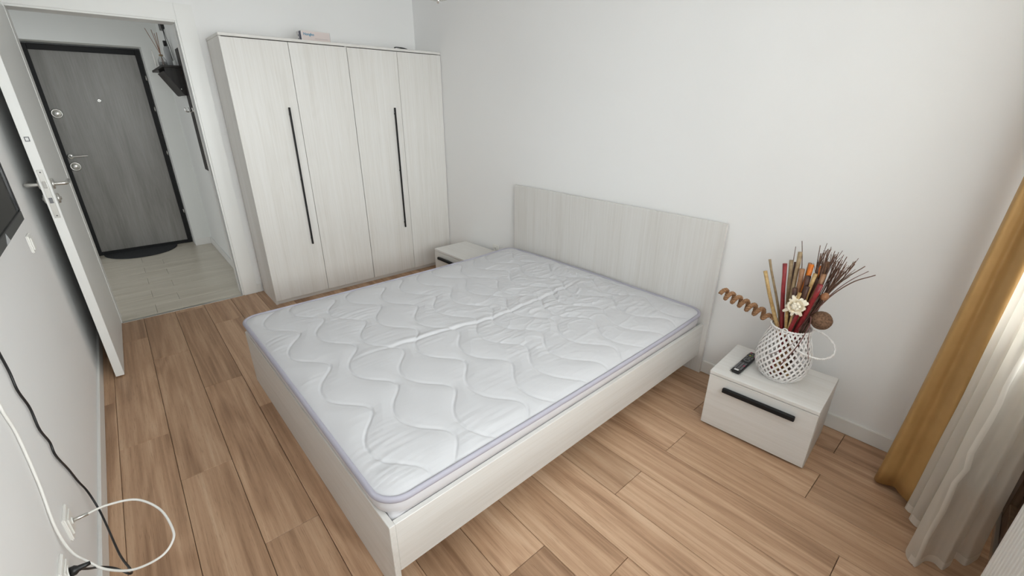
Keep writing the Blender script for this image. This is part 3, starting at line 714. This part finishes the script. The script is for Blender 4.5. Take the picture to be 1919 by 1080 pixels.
# twig bundle: one tied broom of thin branches
tb = thing('twig_bundle', 'bundle of thin brown twigs fanning out to the right of the sticks', 'twigs', (-0.245, -3.640, ZB))
TO = Vector((-0.245, -3.640, ZB)); rnd = random.Random(5)
for i in range(40):
    uu = i/39
    tip = Vector((-0.245+rnd.uniform(-0.055, 0.05), -3.645-0.135*uu+rnd.uniform(-0.010, 0.010), 0.955-0.035*uu*uu+rnd.uniform(-0.035, 0.012)))
    mid = Vector((-0.245+rnd.uniform(-0.02, 0.02), -3.662-0.045*uu+rnd.uniform(-0.008, 0.008), 0.72+rnd.uniform(-0.02, 0.02)))
    ft = Vector((-0.245+rnd.uniform(-0.018, 0.018), -3.640+rnd.uniform(-0.018, 0.018), ZB+0.001))
    P = [p-TO for p in spline([ft, ft*0.5+mid*0.5+Vector((0, 0.004, 0)), mid, mid*0.45+tip*0.55+Vector((rnd.uniform(-.008, .008), rnd.uniform(-.008, .008), 0)), tip], 4)]
    r0 = rnd.uniform(0.0020, 0.0034); k = len(P)
    V, Fc = tube_geo(P, [r0*(1-0.55*j/(k-1)) for j in range(k)], 6)
    for q in range(rnd.randint(1, 2)):                      # side shoots
        j = rnd.randint(k*6//10, k-3); d = (P[j+1]-P[j]).normalized()
        sv = P[j]+d*0.05+Vector((rnd.uniform(-.014, .014), rnd.uniform(-.016, .016), rnd.uniform(0, .01)))
        v, f = tube_geo([P[j], (P[j]+sv)/2+Vector((0, 0, 0.002)), sv], [r0*0.5, r0*0.45, r0*0.3], 5); o0 = len(V); V += v; Fc += [tuple(o0+z for z in w_) for w_ in f]
    mesh_obj('twig', V, Fc, 'twig_brown', tb, True)
for lab, pts, r, mm in [
    ('long dark twig reaching furthest right from the basket', [(-0.250, -3.650, ZB), (-0.262, -3.668, 0.58), (-0.265, -3.720, 0.735), (-0.26, -3.785, 0.835), (-0.26, -3.853, 0.889)], 0.0032, 'twig_brown'),
    ('long forked dark twig above the one reaching furthest right', [(-0.240, -3.650, ZB), (-0.258, -3.666, 0.58), (-0.262, -3.712, 0.74), (-0.258, -3.758, 0.840), (-0.255, -3.812, 0.914)], 0.0028, 'twig_brown'),
    ('thinner pale brown twig between the two long right-hand twigs', [(-0.245, -3.655, ZB), (-0.264, -3.67, 0.58), (-0.266, -3.722, 0.745), (-0.26, -3.775, 0.838), (-0.258, -3.828, 0.898)], 0.0021, 'twig_maroon'),
    ('curved thin twig right of the twig bundle', [(-0.235, -3.648, ZB), (-0.250, -3.664, 0.60), (-0.255, -3.715, 0.76), (-0.25, -3.752, 0.84), (-0.248, -3.776, 0.925)], 0.0018, 'twig_brown'),
    ('tall thin twig rising above the middle of the arrangement', [(-0.225, -3.620, ZB), (-0.228, -3.612, 0.60), (-0.232, -3.600, 0.80), (-0.232, -3.588, 0.88), (-0.235, -3.570, 0.962)], 0.0024, 'twig_brown'),
    ('tall thin twig beside the straw-coloured upright stick', [(-0.215, -3.612, ZB), (-0.222, -3.590, 0.60), (-0.228, -3.566, 0.78), (-0.232, -3.557, 0.86), (-0.235, -3.552, 0.932)], 0.0022, 'twig_brown')]:
    P = spline(pts, 6); k = len(P)
    tag(tube('dried_twig', P, [r*(1-0.4*j/(k-1)) for j in range(k)], mm, None, 7), lab, 'twig', 'single twigs in the white basket')
# thin red-brown shoot hanging down over the front of the basket
P = spline([(-0.300, -3.660, NH+0.27), (-0.310, -3.690, 0.665), (-0.345, -3.705, 0.640), (-0.380, -3.695, 0.560), (-0.392, -3.672, 0.490), (-0.395, -3.652, 0.435)], 6)
ds = thing('drooping_twig', 'thin red-brown twig drooping over the front of the basket', 'twig', tuple(P[0]))
def rel(Q): return [p-P[0] for p in Q]
tube('stem', rel(P), 0.0021, 'twig_maroon', ds, 6)
tube('side_shoot', rel(spline([P[16], Vector((-0.398, -3.648, 0.520)), Vector((-0.402, -3.600, 0.470))], 4)), 0.0011, 'twig_maroon', ds, 5)
tube('side_shoot', rel(spline([P[10], Vector((-0.375, -3.725, 0.570)), Vector((-0.375, -3.742, 0.500))], 4)), 0.0012, 'twig_maroon', ds, 5)

# rope spiral on a stem
def coil():
    A = Vector((-0.268, -3.532, 0.586)); B_ = Vector((-0.262, -3.292, 0.638)); ax = (B_-A).normalized(); e1 = ax.cross(Vector((0, 0, 1))).normalized(); e2 = e1.cross(ax)
    P = [Vector((-0.275, -3.600, NH+0.20)), Vector((-0.272, -3.565, 0.575)), Vector((-0.268, -3.545, 0.588))]
    turns = 6.4
    for i in range(150):
        s = i/149; a = 2*PI*turns*s+0.7; r = 0.0195*min(1, 0.35+s*6)
        P.append(A+(B_-A)*(s**0.92)+(e1*math.cos(a)+e2*math.sin(a))*r)
    V = []; Fc = []
    T = [(P[min(i+1, len(P)-1)]-P[max(i-1, 0)]).normalized() for i in range(len(P))]
    # three laid strands
    dist = 0.0; D = [0.0]
    for i in range(1, len(P)): dist += (P[i]-P[i-1]).length; D.append(dist)
    for s in range(3):
        Q = []
        for i, p in enumerate(P):
            ref = ax; a = (ref-T[i]*ref.dot(T[i])); a = a.normalized() if a.length > 1e-3 else e1; b_ = T[i].cross(a); q = 2*PI*(D[i]/0.034+s/3)
            Q.append(p+(a*math.cos(q)+b_*math.sin(q))*0.0060)
        v, f = tube_geo(Q, 0.0055, 7); o0 = len(V); V += v; Fc += [tuple(o0+k for k in q) for q in f]
    return mesh_obj('rope_spiral', V, Fc, 'rope_fibre', None, True)
tag(coil(), 'brown rope twisted into a spiral sticking out left of the basket', 'rope')

# coconut-fibre ball
cb = thing('fibre_ball', 'round brown coconut-fibre ball at the right of the basket rim', 'ball', (-0.275, -3.728, 0.648))
bm = bmesh.new(); bmesh.ops.create_icosphere(bm, subdivisions=4, radius=0.041)
for v in bm.verts: v.co *= 1+0.012*math.sin(v.co.x*150+v.co.z*90)*math.sin(v.co.y*140)+rnd.uniform(-0.010, 0.010)
for v in bm.verts: v.co.z *= 0.98
bm_obj('fibre', bm, 'coco_fibre', cb, True)
tube('stem', spline([(0.008, 0.025, -0.02), (0.012, 0.055, -0.045), (0.015, 0.075, -0.10), (0.016, 0.09, -0.20)], 5), 0.0035, 'twig_brown', cb, 7)

# small brown seed pod
pd = thing('seed_pod', 'small brown mushroom-shaped seed pod right of the crimson stick', 'seed pod', (-0.290, -3.716, 0.762))
mp2 = axis_mtx((0, 0, 0), (0.2, -0.9, -0.35))
lathe('cap', [(0.004, -0.012), (0.014, -0.008), (0.0185, 0.0), (0.0175, 0.008), (0.012, 0.014), (0.004, 0.0165)], 'pod_brown', pd, 20, mp2)
tube('stem', spline([(0.002, 0.012, 0.0), (0.008, 0.030, -0.04), (0.012, 0.050, -0.14), (0.020, 0.065, -0.25)], 5), 0.004, 'twig_brown', pd, 7)

# cream flower
fc = Vector((-0.352, -3.640, 0.708)); fl = thing('dried_flower', 'cream dried flower with pale curled petals at the front of the basket', 'flower', tuple(fc))
fdir = Vector((-0.90, -0.20, 0.36)).normalized()
fq = fdir.to_track_quat('Z', 'Y').to_matrix()
def petal(name, ang, length, width, lift, curl, z0, base=0.004):
    V = []; Fc = []; nu, nv = 6, 5
    for i in range(nu):
        s = i/(nu-1); w_ = width*(0.35+0.65*math.sin(PI*min(1, s*0.75+0.12)))*(1 if s < 0.85 else 0.85)
        rr = base+length*(math.sin(lift+curl*s)/1.0*s if False else s*math.cos(lift+curl*s)); zz = z0+length*s*math.sin(lift+curl*s)
        for j in range(nv):
            q = j/(nv-1)*2-1; cup = 0.16*width*(1-q*q)
            V.append(fq @ Vector(((rr)*math.cos(ang)-q*w_*math.sin(ang), rr*math.sin(ang)+q*w_*math.cos(ang), zz-cup+0.0012*math.sin(7*s+ang*5+q*3))))
    k = len(V)
    nrm = fdir*0.0008
    V += [v-nrm for v in V]
    for i in range(nu-1):
        for j in range(nv-1):
            a = i*nv+j; Fc.append((a, a+1, a+nv+1, a+nv)); Fc.append((k+a, k+a+nv, k+a+nv+1, k+a+1))
    for i in range(nu-1):
        for j in (0, nv-1): a = i*nv+j; Fc.append((a, a+nv, k+a+nv, k+a) if j == 0 else (a, k+a, k+a+nv, a+nv))
    for j in range(nv-1): a = (nu-1)*nv+j; Fc.append((a, a+1, k+a+1, k+a))
    return mesh_obj(name, V, Fc, 'petal_cream', fl, True)
for i in range(15): petal('petal', 2*PI*i/15+rnd.uniform(-.1, .1), 0.045+rnd.uniform(-.012, .006), 0.0070+rnd.uniform(-.001, .002), 0.15+rnd.uniform(-.25, .25), rnd.uniform(-0.7, 0.2), -0.004)
for i in range(9): petal('petal', 2*PI*i/9+0.2+rnd.uniform(-.1, .1), 0.039, 0.0130, 0.40, 0.45, 0.000)
for i in range(7): petal('petal', 2*PI*i/7+0.5+rnd.uniform(-.15, .15), 0.036, 0.0165, 0.60, 0.95, 0.002, 0.006)
for i in range(6): petal('petal', 2*PI*i/6+0.1+rnd.uniform(-.2, .2), 0.032, 0.0160, 0.80, 1.15, 0.004, 0.006)
for i in range(4): petal('petal', 2*PI*i/4+0.9, 0.030, 0.0125, 1.00, 1.20, 0.006, 0.005)
tube('stem', spline([(0.0, 0.0, -0.002), (0.025, 0.006, -0.05), (0.042, 0.012, -0.14), (0.050, 0.018, -0.30)], 5), 0.0026, 'stick_straw', fl, 7)

# ------------------------------------------------------------------ curtains
def curtain(path0, path1, z0, z1, nz, m=10, wob=0.0, seed=0):
    A = spline([(x, y, 0) for x, y in path0], m); B_ = spline([(x, y, 0) for x, y in path1], m); V = []; Fc = []; k = len(A)
    r_ = random.Random(seed); ph = [r_.uniform(0, 6) for _ in range(6)]
    for i in range(nz+1):
        s = i/nz; z = z0+(z1-z0)*s; e = s**0.75
        for j in range(k):
            p = A[j]*(1-e)+B_[j]*e; w_ = wob*(1-s)*math.sin(9*z+ph[0]+j*0.21)+wob*0.6*math.sin(17*z+ph[1]+j*0.4)*(1-s)
            zz = z + (0.010*math.sin(7.0*j/k+ph[2]) if i == 0 else 0)
            V.append((p.x+w_, p.y+w_*0.6, zz))
    for i in range(nz):
        for j in range(k-1): Fc.append((i*k+j, i*k+j+1, (i+1)*k+j+1, (i+1)*k+j))
    return V, Fc, k
def solidify(o, th):
    md = o.modifiers.new('thickness', 'SOLIDIFY'); md.thickness = th; md.offset = 0
ct = thing('gold_curtain', 'heavy mustard-gold curtain hanging in the corner by the window', 'curtain', (0, 0, 0))
g0 = [(-0.045, -4.20), (-0.085, -4.125), (-0.150, -4.16), (-0.205, -4.105), (-0.258, -4.074), (-0.292, -4.084), (-0.290, -4.112), (-0.284, -4.140), (-0.322, -4.166), (-0.348, -4.192), (-0.335, -4.212), (-0.290, -4.214), (-0.20, -4.216)]
g1 = [(x*0.95-0.01, -4.225+(y+4.225)*0.42) for x, y in g0]
V, Fc, k = curtain(g0, g1, 0.030, 2.48, 30, 12, 0.0006, 3)
o = mesh_obj('drape', V, Fc, 'gold_curtain', ct, True); solidify(o, 0.002)
sh = thing('sheer_curtain', 'ivory sheer voile curtain in soft folds beside the gold curtain', 'curtain', (0, 0, 0))
s0 = [(-0.310, -4.265), (-0.355, -4.226), (-0.376, -4.192), (-0.396, -4.206), (-0.398, -4.226), (-0.425, -4.212), (-0.448, -4.236), (-0.442, -4.260), (-0.500, -4.252), (-0.580, -4.233), (-0.628, -4.245), (-0.632, -4.270), (-0.588, -4.288), (-0.578, -4.308), (-0.592, -4.330), (-0.560, -4.345), (-0.515, -4.350), (-0.524, -4.378), (-0.475, -4.402), (-0.42, -4.41)]
s1 = [(x*0.96-0.01, -4.292+(y+4.292)*0.62) for x, y in s0]
V, Fc, k = curtain(s0, s1, 0.018, 2.48, 40, 10, 0.0015, 8)
o = mesh_obj('voile', V, Fc, 'sheer_voile', sh, True)
# hem: a doubled band along the bottom
Vh = [(x*1.0, y, z) for x, y, z in V[:k]]; h_top = []
for j in range(k): a, c_ = Vector(V[j]), Vector(V[k+j]); h_top.append(tuple(a+(c_-a)*(0.032/max(1e-4, (c_-a).length))))
nv_ = [Vector((0.0008, 0.0006, 0))]*k
mesh_obj('hem', [tuple(Vector(p)-nv_[0]) for p in Vh]+[tuple(Vector(p)-nv_[0]) for p in h_top], [(j, j+1, k+j+1, k+j) for j in range(k-1)], 'sheer_hem', sh, True)
# crumpled selvedge down the front fold
ja = int((k-1)*10.6/19); V2 = []; nz_ = 40
for i in range(nz_+1):
    a = Vector(V[i*k+ja]); c_ = Vector(V[i*k+ja+6]); d_ = (c_-a).normalized(); zz = a.z
    w_ = 0.004*math.sin(zz*31)+0.003*math.sin(zz*57+1); out = Vector((-0.0035-0.003*(1+math.sin(zz*43)), -0.001, 0))
    V2 += [a+out*0.4+d_*(w_-0.006), a+out*1.6+d_*(w_+0.002), a+out*0.6+d_*(w_+0.012)]
mesh_obj('selvedge', V2, [(i*3+j, i*3+j+1, i*3+j+4, i*3+j+3) for i in range(nz_) for j in range(2)], 'sheer_hem', sh, True)
rail = tag(box('curtain_rail', 'white_plastic', (-2.65, -4.33, 2.485), (-0.03, -4.17, 2.5495), None, bev=0.004), 'white curtain rail on the ceiling along the window wall', 'curtain rail')

# ------------------------------------------------------------------ radiator below the window
rd = thing('radiator', 'white ribbed panel radiator under the window', 'radiator', (0, 0, 0))
rx0, rx1, ry, rz0, rz1 = -2.20, -0.955, -4.355, 0.12, 0.70
box('panel', 'white_lacquer', (rx0, ry-0.012, rz0), (rx1, ry-0.0005, rz1), rd, bev=0.003)
bm = bmesh.new(); x = rx0+0.010
while x < rx1-0.02:
    add_box(bm, (x, ry-0.001, rz0+0.012), (x+0.020, ry+0.005, rz1-0.012), 0.0022); x += 0.030
rb = bm_obj('ribs', bm, 'white_lacquer', rd); rb['kind'] = 'stuff'
box('rear_panel', 'white_lacquer', (rx0, ry-0.070, rz0), (rx1, ry-0.058, rz1), rd, bev=0.003)
box('top_grille', 'white_lacquer', (rx0+0.002, ry-0.063, rz1-0.012), (rx1-0.002, ry-0.012, rz1), rd, bev=0.001)
for x in (rx0, rx1-0.004): box('side_cover', 'white_lacquer', (x, ry-0.063, rz0+0.01), (x+0.004, ry-0.012, rz1-0.012), rd, bev=0.001)
for x in (rx0+0.2, rx1-0.2): box('wall_bracket', 'steel', (x, YW+0.0005, 0.2), (x+0.03, ry-0.0705, 0.6), rd)

# ------------------------------------------------------------------ television and left-wall fittings
tv = thing('television', 'black flat-screen television hung on the left wall', 'television', (XL, -1.795, 0))
TX = 0.078
box('housing', 'black_plastic', (0.040, -0.96, 1.117), (TX-0.004, 0.0, 1.675), tv, bev=0.004, seg=2)
boxes('bezel', 'bezel_gloss', [((TX-0.006, -0.96, 1.117), (TX+0.004, 0.0, 1.150)), ((TX-0.006, -0.96, 1.657), (TX+0.004, 0.0, 1.675)), ((TX-0.006, -0.018, 1.150), (TX+0.004, 0.0, 1.657)), ((TX-0.006, -0.96, 1.150), (TX+0.004, -0.942, 1.657))], tv, bev=0.002)
box('screen', 'screen_black', (TX-0.005, -0.943, 1.149), (TX-0.001, -0.017, 1.658), tv, bev=0)
mesh_obj('energy_sticker', [(TX+0.0046, -0.37, 1.119), (TX+0.0046, -0.44, 1.119), (TX+0.0046, -0.40, 1.146), (TX+0.0041, -0.37, 1.119), (TX+0.0041, -0.44, 1.119), (TX+0.0041, -0.40, 1.146)], [(0, 1, 2), (5, 4, 3), (0, 3, 4, 1), (1, 4, 5, 2), (2, 5, 3, 0)], 'sticker_grey', tv)
box('wall_mount', 'black_metal', (0.0, -0.60, 1.27), (0.040, -0.36, 1.52), tv)
# wall switch between the television and the door
sw = thing('wall_switch', 'white light switch on the left wall below the television', 'switch', (XL, -1.265, 0.925))
box('frame', 'white_plastic', (0, -0.041, -0.041), (0.009, 0.041, 0.041), sw, bev=0.004, seg=3)
box('rocker', 'white_plastic', (0.008, -0.028, -0.028), (0.014, 0.028, 0.028), sw, bev=0.002, seg=2)
def outlet(loc, label, round_=True, side=1):
    t = thing('wall_socket', label, 'socket', loc)
    box('frame', 'white_plastic', (0, -0.041, -0.041), (side*0.0085, 0.041, 0.041) if side > 0 else (0.0085, 0.041, 0.041), t, bev=0.003, seg=2)
    box('cover', 'white_plastic', (0.008, -0.029, -0.029), (0.0125, 0.029, 0.029), t, bev=0.002, seg=2)
    lathe('insert', [(0.0205, 0.0), (0.0205, 0.0020), (0.018, 0.0024), (0.0175, 0.0006), (0.0005, 0.0006)] if round_ else [(0.010, 0), (0.010, 0.003), (0.006, 0.003), (0.006, 0.0008), (0.0005, 0.0008)], 'white_plastic', t, 28, axis_mtx((0.0123, 0, 0), (1, 0, 0)))
    return t
outlet((XL, -2.532, 0.338), 'white aerial socket with the white cable plugged into it', False)
outlet((XL, -2.742, 0.335), 'white power socket with the black plug in it', True)
s3 = outlet((0, -1.175, 0.315), 'small white socket on the headboard wall behind the far nightstand', True); s3.rotation_euler = (0, 0, PI)

# white aerial cable
WC = thing('aerial_cable', 'white aerial cable looping off the left wall back into the aerial socket', 'cable', (-2.7745, -2.66, 0.345))
O_ = Vector((-2.7745, -2.66, 0.345))
pts = [(-2.773, -2.30, 1.13), (-2.773, -2.44, 0.98), (-2.773, -2.578, 0.82), (-2.773, -2.572, 0.695), (-2.773, -2.600, 0.549), (-2.772, -2.652, 0.427), (-2.762, -2.674, 0.345), (-2.739, -2.690, 0.300), (-2.710, -2.710, 0.262), (-2.654, -2.749, 0.250), (-2.590, -2.764, 0.260), (-2.556, -2.742, 0.272), (-2.548, -2.700, 0.282), (-2.568, -2.607, 0.300), (-2.619, -2.536, 0.320), (-2.688, -2.520, 0.333), (-2.735, -2.530, 0.338)]
tube('cord', [p-O_ for p in spline(pts, 8)], 0.0034, 'cable_white', WC, 10)
lathe('plug', [(0.0058, 0), (0.0058, 0.022), (0.0050, 0.024), (0.0050, 0.042)], 'steel', WC, 16, axis_mtx(Vector((-2.7715, -2.532, 0.338))-O_, (1, 0.05, 0)))
# black power cable
KO = Vector((-2.774, -2.40, 0.88)); KC = thing('power_cable', 'black power cable running down the left wall to the power socket', 'cable', tuple(KO))
pts = [(-2.772, -2.40, 1.13), (-2.772, -2.402, 1.00), (-2.772, -2.402, 0.883), (-2.772, -2.396, 0.80), (-2.772, -2.405, 0.742), (-2.772, -2.376, 0.665), (-2.772, -2.386, 0.593), (-2.772, -2.352, 0.520), (-2.772, -2.358, 0.472), (-2.772, -2.300, 0.370), (-2.772, -2.262, 0.290), (-2.766, -2.240, 0.218), (-2.754, -2.271, 0.150), (-2.739, -2.350, 0.130), (-2.706, -2.535, 0.140), (-2.676, -2.655, 0.168), (-2.676, -2.690, 0.190), (-2.701, -2.676, 0.222), (-2.724, -2.685, 0.258), (-2.736, -2.720, 0.30), (-2.744, -2.742, 0.330)]
tube('cord', [p-KO for p in spline(pts, 7)], 0.0032, 'black_plastic', KC, 8)
lathe('plug', [(0.013, 0), (0.013, 0.010), (0.0085, 0.016), (0.0065, 0.030), (0.005, 0.040)], 'black_plastic', KC, 20, axis_mtx(Vector((-2.7645, -2.742, 0.335))-KO, (1, 0.1, -0.05)))

# ------------------------------------------------------------------ pendant lamp over the bed
pdn = thing('pendant_lamp', 'ceiling lamp with a shallow frosted glass bowl above the bed', 'lamp', (-1.112, -2.140, 0))
PZ = 1.944
lathe('glass_bowl', [(0.001, PZ)]+[(0.20*math.sin(a), PZ+0.30*(1-math.cos(a))) for a in np.linspace(0.12, 1.1, 10)]+[(0.175*math.sin(a), PZ+0.004+0.30*(1-math.cos(a))) for a in np.linspace(1.1, 0.12, 8)]+[(0.001, PZ+0.004)], 'frosted_glass', pdn, 40)
lathe('finial', [(0.001, PZ-0.012), (0.006, PZ-0.008), (0.007, PZ-0.002), (0.012, PZ+0.001)], 'chrome', pdn, 18)
tube('rod', [(0, 0, PZ+0.001), (0, 0, CEIL-0.03)], 0.006, 'chrome', pdn, 10)
lathe('ceiling_rose', [(0.02, CEIL-0.04), (0.05, CEIL-0.015), (0.052, CEIL-0.0005)], 'chrome', pdn, 28)

# ------------------------------------------------------------------ hall things
# doormat: half ellipse in front of the entrance door
n = 40; V = []; mcx2, mrx, mry, yb = -2.405, 0.325, 0.355, 2.215
edge = [(mcx2+mrx*math.cos(PI+PI*i/(n-1)), yb+mry*math.sin(PI+PI*i/(n-1))) for i in range(n)]
for z in (0.0005, 0.009): V += [(x, y, z) for x, y in edge]
Fc = [tuple(range(n))[::-1], tuple(range(n, 2*n))]+[(i, (i+1) % n, n+(i+1) % n, n+i) for i in range(n)]
tag(mesh_obj('doormat', V, Fc, 'mat_rubber'), 'black half-round doormat in front of the entrance door', 'doormat')
# coat rack
ck = thing('coat_rack', 'dark brown coat rack with a hat shelf on the hall wall', 'coat rack', (XHR, 0, 0))
SZ = 1.802
box('shelf', 'wenge', (-0.150, 0.86, SZ), (0, 1.72, SZ+0.018), ck)
for yy in (0.880, 1.332):                        # end panels under the shelf
    V = [(-0.019, yy, SZ-0.215), (-0.034, yy, SZ-0.215), (-0.133, yy, SZ-0.040), (-0.133, yy, SZ-0.0005), (-0.019, yy, SZ-0.0005)]
    V = V+[(x, y+0.018, z) for x, y, z in V]
    mesh_obj('end_panel', V, [(0, 1, 2, 3, 4), (9, 8, 7, 6, 5)]+[(i, i+5, (i+1) % 5+5, (i+1) % 5) for i in range(5)], 'wenge', ck)
V = [(-0.034, 0.872, SZ-0.2155), (-0.044, 0.872, SZ-0.205), (-0.146, 0.872, SZ-0.028), (-0.134, 0.872, SZ-0.030)]
V = V+[(x, 1.358, z) for x, y, z in V]
mesh_obj('sloping_panel', V, [(0, 1, 2, 3), (7, 6, 5, 4)]+[(i, i+4, (i+1) % 4+4, (i+1) % 4) for i in range(4)], 'wenge', ck)
for yy in (0.80, 0.58, 0.36): box('back_board', 'wenge', (-0.018, yy, 0.955), (-0.0005, yy+0.16, 1.95), ck)
for yy in (0.86, 0.64, 0.42):
    tube('coat_hook', spline([(-0.018, yy+0.03, 1.47), (-0.045, yy+0.03, 1.455), (-0.060, yy+0.03, 1.465), (-0.064, yy+0.03, 1.490)], 5), 0.005, 'chrome', ck, 8)
lathe('shelf_pin', [(0.007, 0), (0.007, 0.006)], 'chrome', ck, 14, axis_mtx((-0.050, 0.8795, SZ-0.165), (0, -1, 0)))
# reed diffuser on the rack shelf
SH = SZ+0.0182
rdf = thing('reed_diffuser', 'small glass reed diffuser bottle with brown reeds on the coat rack shelf', 'diffuser', (XHR-0.105, 1.16, SH))
lathe('bottle', [(0.030, 0.0), (0.031, 0.004), (0.031, 0.055), (0.022, 0.075), (0.012, 0.085), (0.012, 0.100), (0.010, 0.100), (0.010, 0.086), (0.020, 0.073), (0.028, 0.055), (0.028, 0.006), (0.001, 0.006)], 'clear_glass', rdf, 28)
for i, (dx, dy, h) in enumerate(((-0.060, 0.045, 0.30), (-0.020, 0.02, 0.29), (-0.008, -0.015, 0.26), (0.012, 0.01, 0.27))):
    tube('reed', [(-dx*0.25, -dy*0.25, 0.008), (0, 0, 0.098), (dx, dy, h)], 0.0022, 'reed_brown', rdf, 6)
lathe('cord_tie', [(0.014, 0.086), (0.016, 0.092), (0.014, 0.098)], 'stick_straw', rdf, 16)
rt = thing('wifi_router', 'white router with a thin aerial at the end of the coat rack shelf', 'router', (XHR-0.085, 1.42, SH))
box('case', 'antenna_white', (-0.055, -0.035, 0.0), (0.055, 0.035, 0.018), rt, bev=0.004, seg=2)
tube('antenna', [(-0.048, -0.02, 0.017), (-0.050, -0.015, 0.09), (-0.054, -0.005, 0.155)], [0.0075, 0.0065, 0.0045], 'antenna_white', rt, 8)
# black door-phone handset box high on the hall wall with hanging cable
ph = thing('wall_box', 'small black box mounted high on the hall wall above the shelf', 'box', (XHR, 1.47, 2.185))
box('case', 'black_plastic', (-0.025, -0.08, -0.035), (-0.0002, 0.08, 0.035), ph, bev=0.003)
tube('lead', spline([(-0.012, -0.04, -0.03), (-0.012, -0.05, -0.12), (-0.010, -0.12, -0.22), (-0.012, -0.18, -0.30)], 6), 0.003, 'black_plastic', ph, 7)
tube('lead', spline([(-0.012, -0.055, -0.03), (-0.010, -0.10, -0.10), (-0.010, -0.22, -0.20), (-0.012, -0.26, -0.30)], 6), 0.0022, 'black_plastic', ph, 7)
sp = thing('spray_bottle', 'tall grey bottle standing behind the reed diffuser', 'bottle', (XHR-0.045, 1.24, SH))
lathe('body', [(0.022, 0), (0.023, 0.004), (0.023, 0.15), (0.015, 0.17), (0.010, 0.175)], 'sticker_grey', sp, 24)
lathe('cap', [(0.013, 0.176), (0.013, 0.215), (0.011, 0.218)], 'black_plastic', sp, 20)
